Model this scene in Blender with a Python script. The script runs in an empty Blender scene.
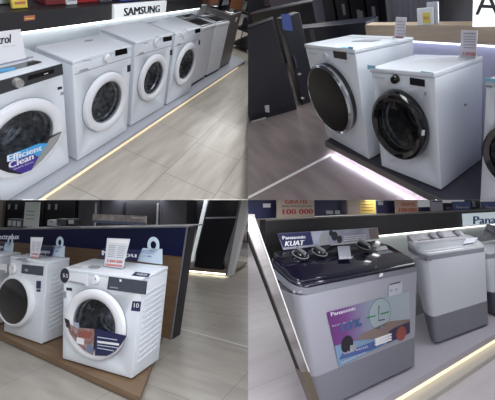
import bpy, bmesh, math, random
from mathutils import Matrix, Vector
random.seed(7)
F, CX, CY = 310.0, 255.0, 160.0          # camera: focal length and principal point in pixels of the 495x400 frame
BX, BY = 248.0, 200.0                    # where the four displays meet
COL = bpy.context.scene.collection
UPV = Vector((0, -.993, .12)).normalized()
C2W = Matrix((Vector((1, 0, 0)), Vector((0, .12, .993)).normalized(), UPV)).to_4x4()
CAMZ = 1.4383
CAM = Vector((0, 0, CAMZ))
FIT = {
'TL' : {'R': [[0.28911, -0.91744, 0.27336], [-0.47436, -0.38533, -0.79152], [0.8315, 0.09917, -0.5466]], 'e': [-1.9516, -1.7158, 1.9331], 'bx': {'m1': [-0.8005, 0.0102, 0.0029, 0.5993, 0.55, 0.9073, -0.0026, 0.0], 'm2': [-0.1374, -0.018, -0.0012, 0.6791, 0.3212, 0.9207, 0.0051, -0.0075], 'm3': [0.6398, 0.0056, -0.0238, 0.6517, 0.40, 0.9258, 0.0022, 0.0], 'm4': [1.3618, -0.0079, -0.0266, 0.6323, 0.40, 0.9151, 0.0019, 0.0], 'm5': [2.1153, 0.0405, 0.0125, 0.5265, 0.40, 0.8586, -0.0002, 0.0], 'm6': [2.683, 0.0413, -0.0296, 0.5066, 0.3618, 0.8537, 0.0008, -0.0001], 'm7': [3.2227, 0.0431, 0.0237, 0.5833, 0.42, 0.9447, -0.0001, 0.0]}, 'o': [0.6342, -0.0172, 0.8771, 1.0341, -0.0997, -0.0002, 0.0495]} ,
'TR' : {'R': [[0.37956, 0.87316, -0.30582], [0.35376, -0.44242, -0.82409], [-0.85486, 0.2046, -0.47681]], 'e': [2.3642, -1.3134, 1.4281], 'bx': {'A': [0.0391, -0.0197, -0.0421, 0.5999, 0.4593, 0.876, 0.0337, -0.0866], 'B': [0.7743, -0.0469, 0.1002, 0.4582, 0.4051, 0.7671, -0.02, -0.0709], 'C': [1.4686, -0.0052, -0.0, 0.6, 0.45, 0.7687, -0.0002, -.07]}, 'o': [0.6693, -0.0519, 0.6733, 0.7903, -0.0787, 0.0187, 0.0692]} ,
'BL' : {'R': [[0.89015, 0.45566, -0.00018], [-0.05513, 0.10731, -0.9927], [-0.45231, 0.88366, 0.12064]], 'e': [2.7579, -1.8384, 1.382], 'bx': {'A': [-1.1003, -0.0028, 0.0176, 0.6523, 0.2247, 0.7624, -0.0025, 0.0021], 'B': [-0.003, -0.062, 0.075, 0.768, 0.31, 0.757, 0.068, 0.03]}, 'o': [0.7289, 0.0756, 0.7764, 1.0195, -0.0832, -0.0334, 0.0443]} ,
'BR' : {'R': [[0.84086, -0.54126, -0.00014], [0.06441, 0.10033, -0.99287], [0.53741, 0.83485, 0.11922]], 'e': [-1.3432, -1.2964, 1.1], 'bx': {'A': [-0.1621, -0.0235, -0.0207, 0.8946, 0.2704, 0.5963, 0.0983, 0.1513], 'B': [1.1138, 0.0448, -0.0698, 0.8103, 0.156, 0.6193, 0.0567, 0.1253]}, 'o': [0.5644, -0.0212, 0.7536, 0.9383, -0.1241, 0.01, 0.05]} ,
}
class Area:
    """one of the four shop displays: its own floor, podium and row of machines"""
    def __init__(s, k, scale=1.0):
        f = FIT[k]; R = Matrix(f['R'])
        c0, c2 = Vector([r[0] for r in f['R']]), Vector([r[2] for r in f['R']])
        if k in ('BL', 'BR'): c2 = UPV.copy()
        c2.normalize(); c0 = (c0 - c0.dot(c2)*c2).normalized(); c1 = c2.cross(c0)
        s.R = Matrix((c0, c1, c2)).transposed(); s.e = Vector(f['e']); s.k = k; s.bx = f['bx']
        s.wy, s.ws, s.z0, s.z1, s.py, s.ps, s.q = f['o']; s.fz = -s.q - (.05 if k in ('TR', 'BR') else .012)
        s.M = Matrix.Translation(CAM) @ C2W @ s.R.to_4x4() @ Matrix.Scale(scale, 4) @ Matrix.Translation(-s.e)
    def ray(s, px, py):
        return s.e.copy(), s.R.transposed() @ Vector(((px-CX)/F, (py-CY)/F, 1))
    def proj(s, p):
        c = s.R @ (Vector(p)-s.e); return (F*c.x/c.z+CX, F*c.y/c.z+CY)
    def floor(s, px, py, z=None):
        z = s.fz if z is None else z
        o, d = s.ray(px, py); return o + d*((z-o.z)/d.z)
    def yz(s, px, py, y):
        o, d = s.ray(px, py); return o + d*((y-o.y)/d.y)
class Pl:
    """a plane of a thing, in the thing's own coordinates"""
    def __init__(s, A, L, o, ex, ey):
        s.A, s.L, s.o, s.ex, s.ey = A, L, Vector(o), Vector(ex).normalized(), Vector(ey).normalized()
        s.n = s.ex.cross(s.ey).normalized(); s.Li = L.inverted()
    def h(s, px, py, off=0):
        o, d = s.A.ray(px, py); o = s.Li @ o; d = s.Li.to_3x3() @ d
        p = o + d*((s.o + s.n*off - o).dot(s.n)/d.dot(s.n)); q = p - s.o
        return Vector((q.dot(s.ex), q.dot(s.ey)))
    def p3(s, a, b, off=0): return s.o + s.ex*a + s.ey*b + s.n*off
def ztop(b, y):
    return b[5]+b[7]*max(0, min(1, (y-b[1])/b[4]))+.001
TLs, TRs, BLs, BRs = Area('TL'), Area('TR'), Area('BL'), Area('BR', CAMZ/(1.1+.10))
QUAD = {}
# ---------- materials ----------
def lin(c):
    c = c/255.0
    return c/12.92 if c <= .04045 else ((c+.055)/1.055)**2.4
MATS = {}
def mat(name, rgb, rough=.5, metal=0., emit=0., noise=None, spec=.5, alpha=1., coat=0.):
    if name in MATS: return MATS[name]
    m = bpy.data.materials.new(name); m.use_nodes = True; nt = m.node_tree; b = nt.nodes['Principled BSDF']
    c = [lin(x) for x in rgb]+[1]
    b.inputs['Base Color'].default_value = c; b.inputs['Roughness'].default_value = rough; b.inputs['Metallic'].default_value = metal
    b.inputs['Specular IOR Level'].default_value = spec; b.inputs['Alpha'].default_value = alpha; b.inputs['Coat Weight'].default_value = coat
    if emit: b.inputs['Emission Color'].default_value = c; b.inputs['Emission Strength'].default_value = emit
    tc = nt.nodes.new('ShaderNodeTexCoord'); n = nt.nodes.new('ShaderNodeTexNoise'); n.inputs['Scale'].default_value = (noise or (6,))[0]; n.inputs['Detail'].default_value = 4
    nt.links.new(tc.outputs['Object'], n.inputs['Vector'])
    if noise and len(noise) > 1:
        r = nt.nodes.new('ShaderNodeValToRGB'); r.color_ramp.elements[0].position = .3; r.color_ramp.elements[1].position = .7
        r.color_ramp.elements[0].color = [lin(x) for x in noise[1]]+[1]; r.color_ramp.elements[1].color = c
        nt.links.new(n.outputs['Fac'], r.inputs['Fac']); nt.links.new(r.outputs['Color'], b.inputs['Base Color'])
        if len(noise) > 2:
            mp = nt.nodes.new('ShaderNodeMapping'); mp.inputs['Scale'].default_value = noise[2]
            nt.links.new(tc.outputs['Object'], mp.inputs['Vector']); nt.links.new(mp.outputs['Vector'], n.inputs['Vector'])
    else:
        mr = nt.nodes.new('ShaderNodeMapRange'); mr.inputs['To Min'].default_value = max(0, rough-.04); mr.inputs['To Max'].default_value = min(1, rough+.04)
        nt.links.new(n.outputs['Fac'], mr.inputs['Value']); nt.links.new(mr.outputs['Result'], b.inputs['Roughness'])
    MATS[name] = m; return m
def gradient_mat(name, stops, axis=0, rough=.4):
    """printed colours running across a label"""
    m = bpy.data.materials.new(name); m.use_nodes = True; nt = m.node_tree; b = nt.nodes['Principled BSDF']; b.inputs['Roughness'].default_value = rough
    tc = nt.nodes.new('ShaderNodeTexCoord'); sp = nt.nodes.new('ShaderNodeSeparateXYZ'); r = nt.nodes.new('ShaderNodeValToRGB')
    nt.links.new(tc.outputs['Generated'], sp.inputs[0]); nt.links.new(sp.outputs[axis], r.inputs[0]); nt.links.new(r.outputs[0], b.inputs['Base Color'])
    el = r.color_ramp.elements
    while len(el) < len(stops): el.new(.5)
    for e, (p, c) in zip(el, stops): e.position = p; e.color = [lin(x) for x in c]+[1]
    MATS[name] = m; return m
def glass_mat(name, tint, t=.6, rough=.05):
    m = bpy.data.materials.new(name); m.use_nodes = True; nt = m.node_tree; b = nt.nodes['Principled BSDF']; out = nt.nodes['Material Output']
    b.inputs['Base Color'].default_value = [lin(x) for x in tint]+[1]; b.inputs['Roughness'].default_value = rough; b.inputs['Coat Weight'].default_value = .5
    tr = nt.nodes.new('ShaderNodeBsdfTransparent'); tr.inputs[0].default_value = (.75, .78, .8, 1); mx = nt.nodes.new('ShaderNodeMixShader'); mx.inputs[0].default_value = 1-t
    nt.links.new(tr.outputs[0], mx.inputs[1]); nt.links.new(b.outputs[0], mx.inputs[2]); nt.links.new(mx.outputs[0], out.inputs[0])
    MATS[name] = m; return m
def tile_mat(name, c1, c2, grout, tile=(.6, 1.2), ang=0., rough=.28, off=(0, 0), gw=.004, rowoff=0.):
    """large porcelain tiles with faint veins"""
    m = bpy.data.materials.new(name); m.use_nodes = True; nt = m.node_tree; b = nt.nodes['Principled BSDF']; b.inputs['Roughness'].default_value = rough
    tc = nt.nodes.new('ShaderNodeTexCoord'); mp = nt.nodes.new('ShaderNodeMapping'); mp.inputs['Rotation'].default_value = (0, 0, ang); mp.inputs['Location'].default_value = (off[0], off[1], 0)
    br = nt.nodes.new('ShaderNodeTexBrick'); br.offset = rowoff; br.inputs['Scale'].default_value = 1; br.inputs['Brick Width'].default_value = tile[1]; br.inputs['Row Height'].default_value = tile[0]; br.inputs['Mortar Size'].default_value = gw
    br.inputs['Mortar Smooth'].default_value = .3
    no = nt.nodes.new('ShaderNodeTexNoise'); mp2 = nt.nodes.new('ShaderNodeMapping'); mp2.inputs['Rotation'].default_value = (0, 0, ang); mp2.inputs['Scale'].default_value = (.8, 5, 1)
    no.inputs['Scale'].default_value = 2.2; no.inputs['Detail'].default_value = 5
    r = nt.nodes.new('ShaderNodeValToRGB'); r.color_ramp.elements[0].position = .35; r.color_ramp.elements[1].position = .65
    r.color_ramp.elements[0].color = [lin(x) for x in c1]+[1]; r.color_ramp.elements[1].color = [lin(x) for x in c2]+[1]
    L = nt.links.new; L(tc.outputs['Object'], mp.inputs[0]); L(mp.outputs[0], br.inputs[0]); L(tc.outputs['Object'], mp2.inputs[0]); L(mp2.outputs[0], no.inputs[0]); L(no.outputs['Fac'], r.inputs[0])
    L(r.outputs[0], br.inputs['Color1']); L(r.outputs[0], br.inputs['Color2']); br.inputs['Mortar'].default_value = [lin(x) for x in grout]+[1]; L(br.outputs['Color'], b.inputs['Base Color'])
    return m
# ---------- mesh helpers ----------
def finish(name, bm, m, A, parent=None, L=None, smooth=None):
    """link a bmesh as one object; top-level objects take the matrix A.M @ L, parts share their thing's coordinates"""
    bmesh.ops.recalc_face_normals(bm, faces=bm.faces)
    me = bpy.data.meshes.new(name); bm.to_mesh(me); bm.free()
    return link(name, me, m, A, parent, L, smooth)
def link(name, me, m, A, parent=None, L=None, smooth=None):
    o = bpy.data.objects.new(name, me); COL.objects.link(o)
    for x in (m if isinstance(m, (list, tuple)) else [m]): me.materials.append(x)
    if smooth is not None: me.shade_smooth(); me.set_sharp_from_angle(angle=math.radians(smooth))
    if parent is not None: o.parent = parent
    else: o.matrix_world = A.M @ (L or Matrix())
    QUAD[o.name] = A.k
    return o
def thing(name, label, cat, A, L, group=None):
    o = bpy.data.objects.new(name, None); COL.objects.link(o); o.matrix_world = A.M @ L; o.empty_display_size = .1
    return tag(o, label, cat, group)
def tag(o, label, cat, group=None):
    o['label'] = label; o['category'] = cat
    if group: o['group'] = group
    return o
def struct(o): o['kind'] = 'structure'; return o
def add_box(bm, lo, hi, bevel=0., seg=2):
    vs = [bm.verts.new((x, y, z)) for x in (lo[0], hi[0]) for y in (lo[1], hi[1]) for z in (lo[2], hi[2])]
    fs = [bm.faces.new([vs[i] for i in q]) for q in ((0,1,3,2),(4,6,7,5),(0,4,5,1),(2,3,7,6),(0,2,6,4),(1,5,7,3))]
    if bevel:
        es = list({e for f in fs for e in f.edges}); bmesh.ops.bevel(bm, geom=es, offset=bevel, segments=seg, affect='EDGES', profile=.5)
def box(name, m, A, lo, hi, parent=None, L=None, bevel=.002, smooth=None):
    bm = bmesh.new(); add_box(bm, [min(a, b) for a, b in zip(lo, hi)], [max(a, b) for a, b in zip(lo, hi)], bevel); return finish(name, bm, m, A, parent, L, smooth)
def add_prism(bm, P, poly, off, th):
    a = [bm.verts.new(P.p3(x, y, off)) for x, y in poly]; b = [bm.verts.new(P.p3(x, y, off+th)) for x, y in poly]
    bm.faces.new(a); bm.faces.new(b); n = len(a)
    for i in range(n): bm.faces.new([a[i], a[(i+1) % n], b[(i+1) % n], b[i]])
def plate(name, m, P, poly, off, th, parent, L=None):
    bm = bmesh.new(); add_prism(bm, P, poly, off, th); return finish(name, bm, m, P.A, parent, L)
def plate_px(name, m, P, pts, off, th, parent, L=None):
    return plate(name, m, P, [P.h(*p, off) for p in pts], off, th, parent, L)
def add_lathe(bm, P, c, rx, rz, prof, seg=48, cap=False):
    rings = []
    for f, off in prof:
        if f <= 1e-6: rings.append([bm.verts.new(P.p3(c[0], c[1], off))])
        else: rings.append([bm.verts.new(P.p3(c[0]+rx*f*math.cos(t), c[1]+rz*f*math.sin(t), off)) for t in [2*math.pi*i/seg for i in range(seg)]])
    for a, b in zip(rings, rings[1:]):
        for i in range(seg):
            j = (i+1) % seg
            if len(a) == 1: bm.faces.new([a[0], b[j], b[i]])
            elif len(b) == 1: bm.faces.new([a[i], a[j], b[0]])
            else: bm.faces.new([a[i], a[j], b[j], b[i]])
def lathe(name, m, P, c, rx, rz, prof, parent, seg=48, smooth=35, L=None):
    bm = bmesh.new(); add_lathe(bm, P, c, rx, rz, prof, seg); return finish(name, bm, m, P.A, parent, L, smooth)
def add_tube(bm, p, q, r, seg=8):
    p, q = Vector(p), Vector(q); d = (q-p).normalized(); u = d.orthogonal().normalized(); v = d.cross(u)
    a = [bm.verts.new(p+(u*math.cos(t)+v*math.sin(t))*r) for t in [2*math.pi*i/seg for i in range(seg)]]
    b = [bm.verts.new(q+(u*math.cos(t)+v*math.sin(t))*r) for t in [2*math.pi*i/seg for i in range(seg)]]
    bm.faces.new(a); bm.faces.new(b)
    for i in range(seg): bm.faces.new([a[i], a[(i+1) % seg], b[(i+1) % seg], b[i]])
def text(name, s, m, P, bl, br, tl, parent, off=.003, bold=.015, th=.001, L=None, local=False):
    """lettering stretched over the parallelogram bl-br-tl (pixels, or plane coordinates if local)"""
    cu = bpy.data.curves.new(name, 'FONT'); cu.body = s; cu.size = 1; cu.offset = 0; cu.extrude = 0; cu.resolution_u = 2
    t = bpy.data.objects.new(name, cu); COL.objects.link(t); bpy.context.view_layer.update()
    me = bpy.data.meshes.new_from_object(t.evaluated_get(bpy.context.evaluated_depsgraph_get())); bpy.data.objects.remove(t)
    xs = [v.co.x for v in me.vertices]; ys = [v.co.y for v in me.vertices]
    if not xs: return None
    x0, x1, y0, y1 = min(xs), max(xs), min(ys), max(ys)
    a, b, c = [Vector(p) if local else P.h(*p, off) for p in (bl, br, tl)]
    bm = bmesh.new(); bm.from_mesh(me)
    for v in bm.verts:
        q = a + (b-a)*((v.co.x-x0)/(x1-x0)) + (c-a)*((v.co.y-y0)/max(1e-6, y1-y0)); v.co = P.p3(q.x, q.y, off+th)
    if bold >= .012:
        dx = (b-a)*(bold*2.2/(x1-x0)); src = bm.verts[:]+bm.edges[:]+bm.faces[:]
        for k in ((1,) if bold < .05 else (.33, .66, 1)):
            g = bmesh.ops.duplicate(bm, geom=src); sh = P.ex*dx.x*k+P.ey*dx.y*k+P.n*.0002*k
            for v in [q for q in g['geom'] if isinstance(q, bmesh.types.BMVert)]: v.co += sh
    me2 = bpy.data.meshes.new(name); bm.to_mesh(me2); bm.free()
    return link(name, me2, m, P.A, parent, L)
def fit_round(P, pts, off=0., kr=None):
    """centre and radii of a round door from points seen on its rim"""
    Q = [P.h(*p, off) for p in pts]; best = None
    for k in ([kr] if kr else [x/100 for x in range(80, 126, 1)]):
        import numpy as np
        A_ = np.array([[q.x, q.y*k, 1] for q in Q]); b_ = np.array([-(q.x**2+(q.y*k)**2) for q in Q])
        s, *_ = np.linalg.lstsq(A_, b_, rcond=None); cx, cz = -s[0]/2, -s[1]/2; r = math.sqrt(max(1e-6, cx*cx+cz*cz-s[2]))
        er = sum((math.hypot(q.x-cx, q.y*k-cz)-r)**2 for q in Q) + 2e-3*(k-1)**2
        if best is None or er < best[0]: best = (er, Vector((cx, cz/k)), r, r/k)
    return best[1:]
def boxmap(w, d, h, tp, hb):
    def f(v):
        v.x, v.z = v.x + (2*v.x/w-1)*tp*v.z/h, v.z + hb*(v.z/h)*(v.y/d)
    return f
def local(A, b): return Matrix.Translation((b[0], b[1], 0)) @ Matrix.Rotation(b[2], 4, 'Z')
white = mat('white enamel', (218, 224, 232), .35, coat=.2)
white2 = mat('white plastic', (222, 224, 230), .4)
seam = mat('grey seam', (150, 154, 162), .5)
offwhite = mat('pale grey plastic', (196, 200, 208), .4)
black_gloss = mat('gloss black plastic', (14, 14, 18), .12, coat=.5)
black = mat('black plastic', (24, 24, 28), .35)
dark_panel = mat('charcoal panel', (52, 54, 58), .3)
dark_display = mat('display glass', (14, 14, 19), .22, spec=.3)
slate = mat('slate display glass', (70, 74, 86), .2)
chrome = mat('chrome', (200, 202, 208), .15, 1.)
steel = mat('brushed steel drum', (215, 217, 222), .28, .85, noise=(26, (110, 112, 120)))
drum_dark = mat('dark drum', (150, 152, 158), .3, .8, noise=(22, (52, 52, 58)))
glass = glass_mat('door glass', (20, 22, 26), .72)
glass_dark = glass_mat('smoked door glass', (10, 8, 12), .04, .15)
navy = mat('navy print', (30, 34, 78), .4)
navy_dark = mat('dark navy laminate', (18, 24, 64), .5, spec=.25)
blue = mat('blue print', (52, 90, 170), .4)
cyan = mat('cyan print', (60, 160, 220), .4)
purple = mat('purple print', (62, 44, 140), .4)
ltblue = mat('pale blue card', (190, 206, 220), .5)
tape = mat('blue protective tape', (130, 190, 214), .4)
red = mat('red print', (190, 70, 70), .5)
orange = mat('orange print', (196, 120, 92), .5)
yellow = mat('yellow print', (236, 214, 96), .5)
paper = mat('white paper', (232, 232, 236), .6)
greypaper = mat('grey print', (150, 152, 158), .6)
ink = mat('dark ink', (34, 34, 42), .5)
silver = mat('silver foil', (168, 170, 172), .35, .4)
acrylic = glass_mat('clear acrylic', (210, 215, 225), .7)
def drum(P, c, rx, rz, depth, parent, m=None):
    """open steel drum with lifting paddles, sunk into the front"""
    bm = bmesh.new(); add_lathe(bm, P, c, rx, rz, [(1, -.002), (1, -.03), (.93, -.04), (.93, -depth), (.9, -depth-.004), (0, -depth-.004)], 40)
    for i in range(3):
        t = 2*math.pi*(i+.2)/3
        for s in (-.1, .1):
            pass
        q = [(c[0]+rx*f*math.cos(t+s), c[1]+rz*f*math.sin(t+s)) for f, s in ((.92, -.22), (.92, .22), (.68, .03), (.68, -.03))]
        add_prism(bm, P, q, -depth, depth-.06)
    for f in (.8, .55, .3):
        add_lathe(bm, P, c, rx, rz, [(f, -depth-.003), (f, -depth+.006), (f-.05, -depth+.006), (f-.05, -depth-.003)], 40)
    o = finish('drum', bm, m or steel, P.A, parent, smooth=35); return o
def front_loader(A, b, label, group, ring, gl, style='white', panel=None, name='washing_machine', hole=.705, side_ribs=False, top_slab=.03, bodym=None):
    """returns the thing and its front, top and side planes plus the door circle"""
    bm_ = bodym or white
    x, y, yaw, w, d, h, tp, hb = b; L = local(A, b)
    T = thing(name, label, 'washing machine', A, L, group); P = Pl(A, L, (0, 0, 0), (1, 0, 0), (0, 0, 1)); fm = boxmap(w, d, h, tp, hb)
    Pt = Pl(A, L, (0, 0, h), (1, 0, 0), (0, d, hb)); Ps = Pl(A, L, (w, 0, 0), (0, 1, 0), (tp, 0, h))
    c, rx, rz = fit_round(P, ring) if len(ring) > 3 else (Vector(ring[:2]), ring[2], ring[2])
    bm = bmesh.new(); add_box(bm, (0, 0, .012), (w, d, h-top_slab-.001), .006, 3)
    for v in bm.verts: fm(v.co)
    body = finish('body', bm, bm_, A, T, smooth=40)
    dep = min(.22, d*.8)
    if hole:
        cut = lathe('cutter', bm_, P, c, rx*hole, rz*hole, [(0, .05), (1, .05), (1, -dep-.02), (0, -dep-.02)], T, 40); md = body.modifiers.new('b', 'BOOLEAN'); md.object = cut; md.operation = 'DIFFERENCE'; md.solver = 'EXACT'
        bpy.context.view_layer.update(); nm = bpy.data.meshes.new_from_object(body.evaluated_get(bpy.context.evaluated_depsgraph_get()))
        body.modifiers.clear(); body.data = nm; bpy.data.objects.remove(cut)
        drum(P, c, rx*hole*.985, rz*hole*.985, dep, T, steel if style == 'white' else drum_dark)
    bm = bmesh.new(); add_box(bm, (-.002, -.004, h-top_slab), (w+.002, d, h), .007, 3)
    for v in bm.verts: fm(v.co)
    finish('top_panel', bm, bm_, A, T, smooth=40)
    for sx in (.06, w-.06):
        for sy in (.05, d-.05):
            bm = bmesh.new(); Pf = Pl(A, L, (0, 0, 0), (1, 0, 0), (0, 1, 0)); add_lathe(bm, Pf, (sx, sy), .022, .022, [(0, 0.0005), (1, 0.0005), (.8, .014), (0, .014)], 16); finish('foot', bm, black, A, T, smooth=35)
    if style == 'white':
        dr = lathe('door', white2, P, c, rx, rz, [(1, .001), (1.0, .018), (.97, .032), (.9, .040), (.8, .038), (.73, .026), (.7, .012), (.7, .001)], T)
        lathe('door_glass', glass, P, c, rx, rz, [(.715, .016), (.6, .012), (.4, -.01), (0, -.03)], dr)
        lathe('door_gasket', seam, P, c, rx, rz, [(1.015, .0012), (1.015, .004), (.98, .004)], dr)
    elif style == 'navy':          # white bezel, wide dark window
        dr = lathe('door', white2, P, c, rx, rz, [(1, .001), (1.0, .022), (.98, .040), (.9, .05), (.86, .045), (.84, .02), (.84, .001)], T)
        lathe('door_glass', glass_dark, P, c, rx, rz, [(.86, .046), (.7, .056), (.4, .062), (0, .064)], dr)
    elif style == 'black':         # broad black bezel, clear bowl
        dr = lathe('door', black_gloss, P, c, rx, rz, [(1, .001), (1.0, .03), (.96, .048), (.88, .052), (.76, .04), (.73, .012), (.73, .001)], T)
        lathe('door_glass', glass, P, c, rx, rz, [(.745, .03), (.6, .02), (.35, -.02), (0, -.03)], dr)
        lathe('door_gasket', seam, P, c, rx, rz, [(1.015, .0012), (1.015, .004), (.98, .004)], dr)
    elif style == 'dome':          # chrome rim and closed black dome
        dr = lathe('door', black_gloss, P, c, rx, rz, [(1, .001), (1.0, .05), (.95, .062)], T)
        lathe('door_rim', chrome, P, c, rx, rz, [(1.003, .034), (1.003, .052), (.95, .064), (.93, .060)], dr)
        lathe('door_glass', mat('black dome glass', (9, 8, 12), .3, spec=.15), P, c, rx, rz, [(.94, .061), (.8, .068), (.5, .074), (0, .077)], dr)
    if side_ribs:
        bm = bmesh.new(); n = 13
        for i in range(n):
            z = .10 + i*(h-.2)/n; Q = Ps; add_prism(bm, Q, [(.05, z), (d-.03, z+.03), (d-.03, z+.045), (.05, z+.015)], -.001, .006)
        finish('side_rib', bm, bm_, A, T)
    return T, P, Pt, Ps, (c, rx, rz), dr
def dial(P, px, py, r, m, T, m2=None, rpx=None, d=.02):
    c = P.h(px, py)
    if rpx: r = (P.h(px+rpx, py)-c).length
    k = lathe('dial', m, P, c, r, r, [(1, .0005), (1, d*.4), (.86, d), (0, d)], T, 28)
    if m2: lathe('dial_pointer', m2, P, (c[0]+r*.45, c[1]+r*.25), r*.16, r*.16, [(1, d), (1, d+.001), (0, d+.001)], k, 10)
    return k
def card(A, name, label, cat, quad, z, m, group=None, th=.004, base=True, lines=None, y=None):
    """a printed card standing upright on the surface at height z; quad = bl, br, tr, tl in the photo"""
    if isinstance(y, tuple):                  # on a washer's sloping top: find the depth where the card meets it
        b = y[0]; y = .2
        for _ in range(30): z = ztop(b, y-.02)+.002; y = .5*y+.5*A.floor(*quad[0], z).y
        y = max(b[1]+.05, min(b[1]+b[4]-.05, y)); z = ztop(b, y-.02)+(.013 if b[7] < 0 else .002)
    L = Matrix.Translation((0, y, 0)); T = thing(name, label, cat, A, L, group)
    P = Pl(A, L, (0, 0, 0), (1, 0, 0), (0, 0, 1)); q = [P.h(*p) for p in quad]
    q[0].y = q[1].y = z+.0015
    x0 = min(p.x for p in q); x1 = max(p.x for p in q); T.matrix_world = A.M @ Matrix.Translation((x0, y, z)); L2 = Matrix.Translation((x0, y, z)); P = Pl(A, L2, (0, 0, 0), (1, 0, 0), (0, 0, 1))
    q = [Vector((p.x-x0, p.y-z)) for p in q]
    plate('card', m, P, q, 0, th, T)
    if base: box('base', acrylic, A, (-.003, -.02, 0.0005), (q[1].x+.003, .03, .004), T, bevel=.001)
    return T, P
def sit_box(A, name, label, cat, x0, x1, ytop, z, y, dep, m, group=None, xref=None, bevel=.004, yl=None):
    """box standing on the surface at height z with its front face at depth y; x0, x1, ytop are seen in the photo"""
    yl = ytop if yl is None else yl
    a = A.yz(x0, yl, y); b = A.yz(x1, yl, y); t = A.yz((x0+x1)/2, ytop, y)
    L = Matrix.Translation((a.x, y, z)); w = b.x-a.x
    T = thing(name, label, cat, A, L, group)
    box('body', m, A, (0, 0, .0005), (w, dep, t.z-z), T, bevel=bevel)
    return T, Pl(A, L, (0, 0, 0), (1, 0, 0), (0, 0, 1)), w, t.z-z
# ================= display with the white row =================
A = TLs; I = Matrix(); PF = Pl(A, I, (0, 0, A.fz), (1, 0, 0), (0, 1, 0))
floor_tl = tile_mat('greige tiles', (164, 156, 146), (184, 177, 167), (126, 118, 110), tile=(.55, .687), off=(-.336, .10), gw=.0035, rowoff=.12)
struct(box('floor', floor_tl, A, (-2.5, -3.0, A.fz-.05), (12.5, 7, A.fz), bevel=0))
struct(box('wall_back', mat('dark aisle wall', (74, 66, 66), .6), A, (-1.5, 3.2, A.fz), (12.4, 3.25, 3.0), bevel=0))
struct(box('wall_end', mat('brown aisle wall', (60, 56, 60), .6), A, (12.4, -3, A.fz), (12.45, 3.2, 3.0), bevel=0))
pod = thing('display_podium', 'long low blue-grey podium under the row of seven washers', 'podium', A, I)
gp = mat('blue grey laminate', (170, 173, 182), .4)
box('top', gp, A, (-2.4, A.py, -.035), (4.35, .52, 0), pod, bevel=.003)
box('plinth', mat('grey plinth', (120, 122, 132), .5), A, (-2.38, A.py+.03, A.fz+.0005), (4.33, .5, -.035), pod, bevel=0)
box('led_strip', mat('warm led', (255, 236, 200), emit=.5), A, (-2.3, A.py+.0, A.fz+.003), (3.9, A.py+.026, -.046), pod, bevel=0)
box('led_channel', mat('cream channel', (226, 208, 176), .4), A, (-2.3, A.py-.006, A.fz+.0005), (4.2, A.py+.02, A.fz+.003), pod, bevel=0)
wl = Matrix.Translation((0, A.wy, 0)) @ Matrix.Rotation(math.atan(A.ws), 4, 'Z'); PW_ = Pl(A, wl, (0, 0, 0), (1, 0, 0), (0, 0, 1))
wall = thing('display_backboard', 'long backboard with black fascia and light slot behind the white washers', 'backboard', A, wl)
xr = PW_.h(201, 9).x
box('back_panel', mat('pale grey panel', (205, 210, 214), .5), A, (-2.0, .04, A.fz), (xr+.3, .08, A.z0+.02), wall, bevel=0)
box('fascia', mat('black fascia', (42, 42, 46), .35, noise=(2, (54, 46, 46), (.6, 1, 1))), A, (-2.0, 0, A.z0), (xr, .12, A.z1), wall, bevel=.003)
box('led_strip', mat('white led', (244, 250, 250), emit=6), A, (-1.9, .008, A.z0-.014), (xr-.05, .036, A.z0-.001), wall, bevel=0)
box('shelf', mat('dark ledge', (50, 48, 52), .5), A, (-2.0, .12, A.z1-.03), (xr, .4, A.z1-.002), wall, bevel=0)
sg = thing('brand_sign', 'white lightbox sign with black capitals over the white washers', 'sign', A, wl)
bl, br = PW_.h(114, 20, .03), PW_.h(165.5, 13.5, .03); tl = PW_.h(114, 5, .03)
box('panel', mat('lit sign face', (240, 242, 244), .4, emit=.35), A, (bl.x, -.03, bl.y), (br.x, -.001, tl.y), sg, bevel=.002)
text('lettering', 'SAMSUNG', ink, PW_, (123.5, 16.3), (159, 12.2), (123.5, 7.9), sg, off=.031, bold=.05)
o = plate_px('sticker', orange, PW_, [(24, 20.8), (35, 19.6), (35, 15), (24, 16)], .001, .001, None, wl); tag(o, 'small orange sticker on the black fascia', 'sticker')
s2 = plate_px('printed_line', yellow, PW_, [(25.5, 19.3), (33.5, 18.5), (33.5, 17.6), (25.5, 18.4)], .003, .001, o)
s2.matrix_parent_inverse = Matrix(); 
# --- machines ---
def samsung_front(b, label, ring, disp, dialc, lab, groove, brand, disp_m=dark_display, hole=.705, top=None):
    T, P, Pt, Ps, C, dr = front_loader(A, b, label, 'front loaders in the white row', ring, None, hole=hole)
    plate_px('display', disp_m, P, disp, .002, .003, T)
    dial(P, dialc[0], dialc[1], None, white2, T, rpx=dialc[2])
    lathe('dial_ring', offwhite, P, P.h(*dialc[:2]), (P.h(dialc[0]+dialc[2], dialc[1])-P.h(*dialc[:2])).length*1.5, (P.h(dialc[0]+dialc[2], dialc[1])-P.h(*dialc[:2])).length*1.5, [(1, .0005), (.97, .003), (0, .003)], T)
    plate_px('energy_label', ink, P, lab, .0015, .001, T)
    g0, g1 = P.h(*groove[0]), P.h(*groove[1])
    plate('panel_seam', seam, P, [(.004, g0.y-.003), (b[3]-.004, g0.y-.003), (b[3]-.004, g0.y+.003), (.004, g0.y+.003)], .0008, .0015, T)
    wd = .26*b[3]; dz = g0.y+.012
    dw = plate('detergent_drawer', white2, P, [(.02, dz), (wd, dz), (wd, b[5]-.05), (.02, b[5]-.05)], .001, .004, T)
    plate('drawer_grip', seam, P, [(.04, dz-.002), (wd-.03, dz-.004), (wd-.05, dz+.012), (.06, dz+.012)], .0055, .002, dw)
    text('lettering', brand[0], mat('grey lettering', (110, 112, 122), .5), P, *brand[1:], dw, off=.0055)
    if top: plate_px('rating_sticker', greypaper, Pt, top, .001, .001, T)
    return T, P, Pt
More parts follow.
